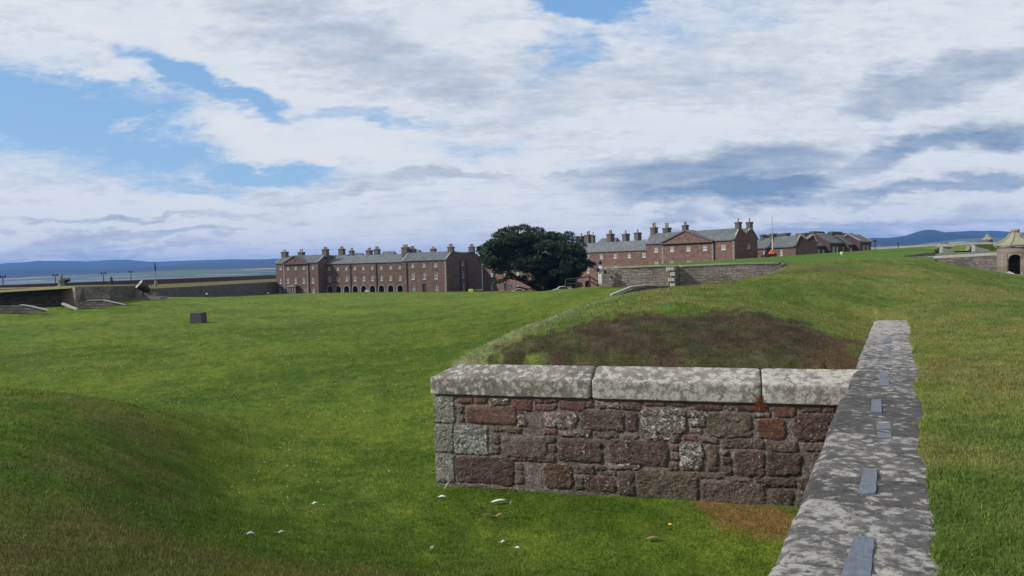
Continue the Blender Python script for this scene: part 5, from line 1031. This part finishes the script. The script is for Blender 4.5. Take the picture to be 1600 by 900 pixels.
# ------------------------------------------------------------------ sea and hills
wm, ntt, bb = mk('sea'); bb.inputs['Base Color'].default_value = (.05, .09, .11, 1); bb.inputs['Roughness'].default_value = .5
V = []; 
o = obj('sea', [(-60000, -60000, -12), (60000, -60000, -12), (60000, 60000, -12), (-60000, 60000, -12)], [(0, 1, 2, 3)], wm); tag(o, kind='structure')
def hillmat(name, c1, c2, c3, sc=.0006):
    m, nt, b = mk(name); v = coords(nt, (1, 1, 4)); f = noise(nt, v, sc, 6, .65); f2 = noise(nt, coords(nt, (1, 3.5, 1)), sc*2.5, 3, .5)
    col = mix(nt, ramp(nt, f, [(.4, 0.), (.6, 1.)]), c1, c2); col = mix(nt, ramp(nt, f2, [(.6, 0.), (.63, 1.)]), col, c3)
    nt.links.new(col, b.inputs['Base Color']); b.inputs['Roughness'].default_value = 1; return m
def hills(name, line, D, depth, mat, base=-14):
    xs = np.linspace(line[0][0], line[-1][0], 260); ys = np.interp(xs, [p[0] for p in line], [p[1] for p in line]); V = []; nr = 22
    for x, y in zip(xs, ys):
        y = y+(fbm(x*.05, 0, int(D) % 97, 4)-.5)*1.6
        for j in range(nr):
            t = j/(nr-1); Yc = D-depth*(1-t); top = PY(x, y, D); p = PY(x, 430, Yc); h = base+(top[2]-base)*(sst(0, 1, np.array(t))**1.0)*(1 if j == nr-1 else 1-.22*abs(fbm(p[0]/depth*3, p[1]/depth*3+x*.0, 7, 4)-.5)*4*math.sin(math.pi*t))
            V.append((p[0], p[1], h))
        p = PY(x, 430, D+depth*.6); V.append((p[0], p[1], base))
    n = nr+1; F = [(i*n+j, (i+1)*n+j, (i+1)*n+j+1, i*n+j+1) for i in range(len(xs)-1) for j in range(n-1)]
    o = obj(name, V, F, mat, None, True); tag(o, kind='structure'); return o
hm = hillmat('moorland', (.02, .03, .03), (.04, .055, .045), (.03, .045, .035), .0004); hf = hillmat('farmland', (.035, .055, .03), (.07, .10, .05), (.34, .3, .2), .0011); hd = hillmat('wooded_hill', (.010, .018, .012), (.018, .03, .018), (.022, .035, .02), .002)
hills('hills', [(-700,408),(-400,414),(-200,410),(0,412),(40,409.5),(60,407.5),(135,408.5),(160,406.5),(200,406),(235,409.5),(280,407.5),(340,405.5),(400,405),(430,404),(560,403),(800,404),(1000,400)], 6000, 1200, hm)
hills('hills', [(-700,420),(-200,424),(0,422),(60,420.5),(140,421),(200,418),(260,415),(330,411),(430,408.5),(600,405),(900,403)], 3900, 800, hm)
hills('hills', [(-700,436),(-200,436),(0,435),(60,431.5),(100,430),(200,426),(300,421.5),(430,419),(600,415),(900,410)], 2700, 1000, hf)
hills('hills', [(1150,384),(1250,378),(1340,372),(1365,371.5),(1390,372.5),(1415,368.5),(1427,364.5),(1440,360.5),(1452,359),(1462,359.5),(1480,363.5),(1500,365),(1530,366),(1600,368),(1750,366),(2000,370)], 3800, 1200, hd)
hills('hills', [(1150,382),(1350,374),(1440,368),(1480,362),(1500,361),(1545,360.5),(1600,363),(1700,360),(2000,362)], 5200, 1200, hd)
hills('shore_fields', [(1380,388),(1450,380),(1500,374),(1540,372),(1600,371.5),(1750,372),(2000,375)], 3000, 900, hf)
# ------------------------------------------------------------------ air
x0, x1, y0, y1, z0, z1 = -9000, 9000, -300, 8600, -20, 152
hz, ntt, bb = mk('haze_air'); ntt.nodes.remove(bb); pv = N(ntt, 'ShaderNodeVolumePrincipled'); pv.inputs['Color'].default_value = (.11, .34, .98, 1); pv.inputs['Density'].default_value = HZD; pv.inputs['Anisotropy'].default_value = 0
ntt.links.new(pv.outputs[0], ntt.nodes['Material Output'].inputs['Volume'])
mb = MB(); mb.box(x0, x1, y0, y1, z0, z1); o = mb.build('haze', hz); tag(o, kind='stuff')

# ------------------------------------------------------------------ light, sky
SUN = Vector((math.cos(math.radians(197))*math.cos(math.radians(36)), math.sin(math.radians(197))*math.cos(math.radians(36)), math.sin(math.radians(36))))
sl = bpy.data.objects.new('sun', bpy.data.lights.new('sun', 'SUN')); COL.objects.link(sl); sl.data.energy = 4.8; sl.data.angle = math.radians(.5); sl.data.color = (1, .95, .88)
sl.rotation_euler = SUN.to_track_quat('Z', 'Y').to_euler()
w = bpy.data.worlds.new('World'); S.world = w; w.use_nodes = True; nt = w.node_tree; bg = nt.nodes['Background']; bg.inputs[1].default_value = .1
sky = N(nt, 'ShaderNodeTexSky', sky_type='NISHITA'); sky.sun_disc = False; sky.sun_elevation = math.radians(36); sky.sun_rotation = math.atan2(SUN.x, SUN.y); sky.altitude = 10
tc = N(nt, 'ShaderNodeTexCoord'); sp = N(nt, 'ShaderNodeSeparateXYZ'); nt.links.new(tc.outputs['Generated'], sp.inputs[0])
X_, Y_, Z_ = sp.outputs
yy = mth(nt, 'MAXIMUM', Y_, .12); ax = mth(nt, 'MULTIPLY_ADD', mth(nt, 'DIVIDE', X_, yy), 1.16); nt.nodes[-1].inputs[2].default_value = .8
ay = mth(nt, 'MULTIPLY', mth(nt, 'DIVIDE', Z_, yy), 1.16)
ay = mth(nt, 'SUBTRACT', mth(nt, 'MULTIPLY', ay, 1.0), 0.0)
cb = N(nt, 'ShaderNodeCombineXYZ'); nt.links.new(ax, cb.inputs[0]); nt.links.new(ay, cb.inputs[1]); A = cb.outputs[0]      # azimuth/elevation chart of the sky, fixed to the world
zz_ = mth(nt, 'ADD', mth(nt, 'MAXIMUM', Z_, 0), .11); pc = N(nt, 'ShaderNodeCombineXYZ'); nt.links.new(mth(nt, 'DIVIDE', X_, zz_), pc.inputs[0]); nt.links.new(mth(nt, 'DIVIDE', Y_, zz_), pc.inputs[1]); P_ = pc.outputs[0]
def mp(v, loc=(0, 0, 0), rot=0, scale=(1, 1, 1), t='POINT'):
    n = N(nt, 'ShaderNodeMapping', vector_type=t); n.inputs[1].default_value = loc; n.inputs[2].default_value = (0, 0, rot); n.inputs[3].default_value = scale; nt.links.new(v, n.inputs[0]); return n.outputs[0]
wn = N(nt, 'ShaderNodeTexNoise'); wn.inputs['Scale'].default_value = 5; wn.inputs['Detail'].default_value = 6; wn.inputs['Roughness'].default_value = .62; nt.links.new(mp(A, rot=.3, scale=(1, 2.6, 1)), wn.inputs[0])
wv = N(nt, 'ShaderNodeVectorMath', operation='MULTIPLY_ADD'); sb = N(nt, 'ShaderNodeVectorMath', operation='SUBTRACT'); nt.links.new(wn.outputs['Color'], sb.inputs[0]); sb.inputs[1].default_value = (.5, .5, .5)
nt.links.new(sb.outputs[0], wv.inputs[0]); wv.inputs[1].default_value = (.34, .12, 0); nt.links.new(A, wv.inputs[2]); AW = wv.outputs[0]
def ell(px, py, rx, ry, ang=0, soft=1., v=None):      # soft ellipse on the sky chart; 1 in the middle, 0 at the rim
    h = 431-.027*px
    m_ = mp(v or AW, loc=(px/1000., (h-py)/1000., 0), rot=math.radians(-ang+1.5), scale=(rx/1000., ry/1000., 1), t='TEXTURE')
    l = N(nt, 'ShaderNodeVectorMath', operation='LENGTH'); nt.links.new(m_, l.inputs[0])
    r = N(nt, 'ShaderNodeMapRange', interpolation_type='SMOOTHSTEP'); r.inputs[1].default_value = 1.0+.25*soft; r.inputs[2].default_value = 1.0-.7*soft; nt.links.new(l.outputs['Value'], r.inputs[0]); return r.outputs[0]
def mx(*L):
    r = L[0]
    for q_ in L[1:]: r = mth(nt, 'MAXIMUM', r, q_)
    return r
def sc_(a, k): return mth(nt, 'MULTIPLY', a, k)
hole = mx(ell(20, 155, 210, 72, 6), ell(300, 132, 130, 36, 26, 1.2), ell(385, 160, 130, 26, 14, 1.2), ell(140, 195, 230, 92, 4, 1.2), ell(420, 262, 150, 30, 4, 1.2), ell(270, 235, 190, 50, 10, 1.3), sc_(ell(200, 262, 260, 40, 4, 1.3), .6), sc_(ell(955, 12, 110, 36, 12), .95), sc_(ell(880, 85, 60, 60, 0), .55), sc_(ell(580, 178, 120, 16, 8), .5), sc_(ell(730, 225, 150, 20, 6), .4), sc_(ell(300, 290, 170, 16, 3), .6), sc_(ell(1080, 40, 200, 60, 0), .35))
n1 = noise(nt, mp(P_, rot=-.5, scale=(1, 2.4, 1)), 1.7, 9, .62, .5); n2 = noise(nt, mp(A, rot=.35, scale=(1, 3.4, 1)), 9, 9, .66, .3); n3 = noise(nt, mp(P_, rot=.25, scale=(1.2, 2, 1)), 6, 7, .6)
n4 = noise(nt, mp(A, rot=.5, scale=(1, 2.2, 1)), 34, 6, .68, .4); n5 = noise(nt, mp(P_, rot=-.8, scale=(1, 1.6, 1)), 15, 6, .62)
dens = mth(nt, 'ADD', mth(nt, 'ADD', mth(nt, 'ADD', sc_(n1, .42), sc_(n2, .52)), mth(nt, 'ADD', sc_(n4, .3), sc_(n5, .22))), sc_(n3, -.1))           # about .6 on average
cov = mth(nt, 'SUBTRACT', mth(nt, 'ADD', dens, .20), sc_(hole, .74))
cov = mth(nt, 'ADD', cov, sc_(mx(ell(400, 215, 130, 48, 8), ell(185, 128, 55, 12, 22), ell(210, 193, 60, 7, 4), ell(470, 240, 180, 20, 5)), .26))
alpha = ramp(nt, cov, [(.30, 0.), (.44, .22), (.58, .55), (.74, .82), (.98, .97)])
# cloud brightness: dark undersides here and there
dark = mx(sc_(ell(1110, 266, 235, 34, -2, 1.1), .75), sc_(ell(1180, 296, 170, 28, 0), 1.0), sc_(ell(1060, 300, 130, 16, 0), .7), sc_(ell(1440, 232, 190, 24, -10, 1.2), .8), sc_(ell(1560, 220, 100, 30, 0), .85), sc_(ell(1480, 120, 170, 36, -12), .5), sc_(ell(1420, 160, 120, 22, -8), .45), sc_(ell(1440, 298, 190, 14, 0), .6), sc_(ell(1560, 285, 90, 14, 0), .7), sc_(ell(1060, 335, 90, 10, 0), .4), sc_(ell(930, 270, 90, 8, 0), .4),
     sc_(ell(620, 90, 330, 60, 18), .32), sc_(ell(700, 275, 160, 12, 0), .34), sc_(ell(170, 343, 250, 10, -1), .38), sc_(ell(220, 372, 330, 12, -2), .34), sc_(ell(150, 396, 300, 7, 0), .25), sc_(ell(1130, 130, 260, 80, 0), .18), sc_(ell(1200, 360, 500, 16, 0), .45), sc_(ell(500, 300, 300, 10, 0), .22), sc_(ell(880, 160, 150, 100, 20), .22))
dk = mth(nt, 'ADD', mth(nt, 'MULTIPLY', dark, 1.0), mth(nt, 'MULTIPLY', mth(nt, 'SUBTRACT', .54, n2), .6))
dk = mth(nt, 'ADD', dk, mth(nt, 'ADD', mth(nt, 'MULTIPLY', mth(nt, 'SUBTRACT', n1, .5), .8), mth(nt, 'ADD', mth(nt, 'MULTIPLY', mth(nt, 'SUBTRACT', .5, n4), .35), mth(nt, 'MULTIPLY', mth(nt, 'SUBTRACT', .5, n5), .3))))
wht = mx(ell(170, 325, 230, 16, -3), ell(330, 322, 90, 14, 0), ell(330, 352, 180, 9, 0), ell(430, 360, 90, 8, 0), sc_(ell(90, 360, 160, 8, -2), .8), sc_(ell(330, 100, 300, 22, 24), .8), sc_(ell(480, 215, 180, 32, 6), .7), sc_(ell(1000, 200, 300, 40, -5), .4), sc_(ell(60, 405, 70, 5, 0), .8))
dk = mth(nt, 'SUBTRACT', dk, sc_(wht, .42), )
cc_ = ramp(nt, dk, [(0., (7.9, 8.15, 8.4)), (.28, (5.9, 6.4, 7.1)), (.6, (3.8, 4.6, 5.7)), (1., (2.0, 2.9, 4.3))])
skyc = mix(nt, 1.0, sky.outputs[0], (1.25, 1.15, 1.15), 'MULTIPLY')
skyc = mix(nt, .7, skyc, mix(nt, ramp(nt, Z_, [(.0, 1.), (.5, 0.)]), (1.7, 4.2, 8.3), (3.2, 5.8, 8.8)))
nt.links.new(mix(nt, alpha, skyc, cc_), bg.inputs[0])
S.view_settings.view_transform = 'Standard'; S.view_settings.look = 'None'; S.view_settings.exposure = 0; S.view_settings.gamma = 1
S.render.engine = 'CYCLES'; S.cycles.max_bounces = 6; S.cycles.volume_bounces = 0
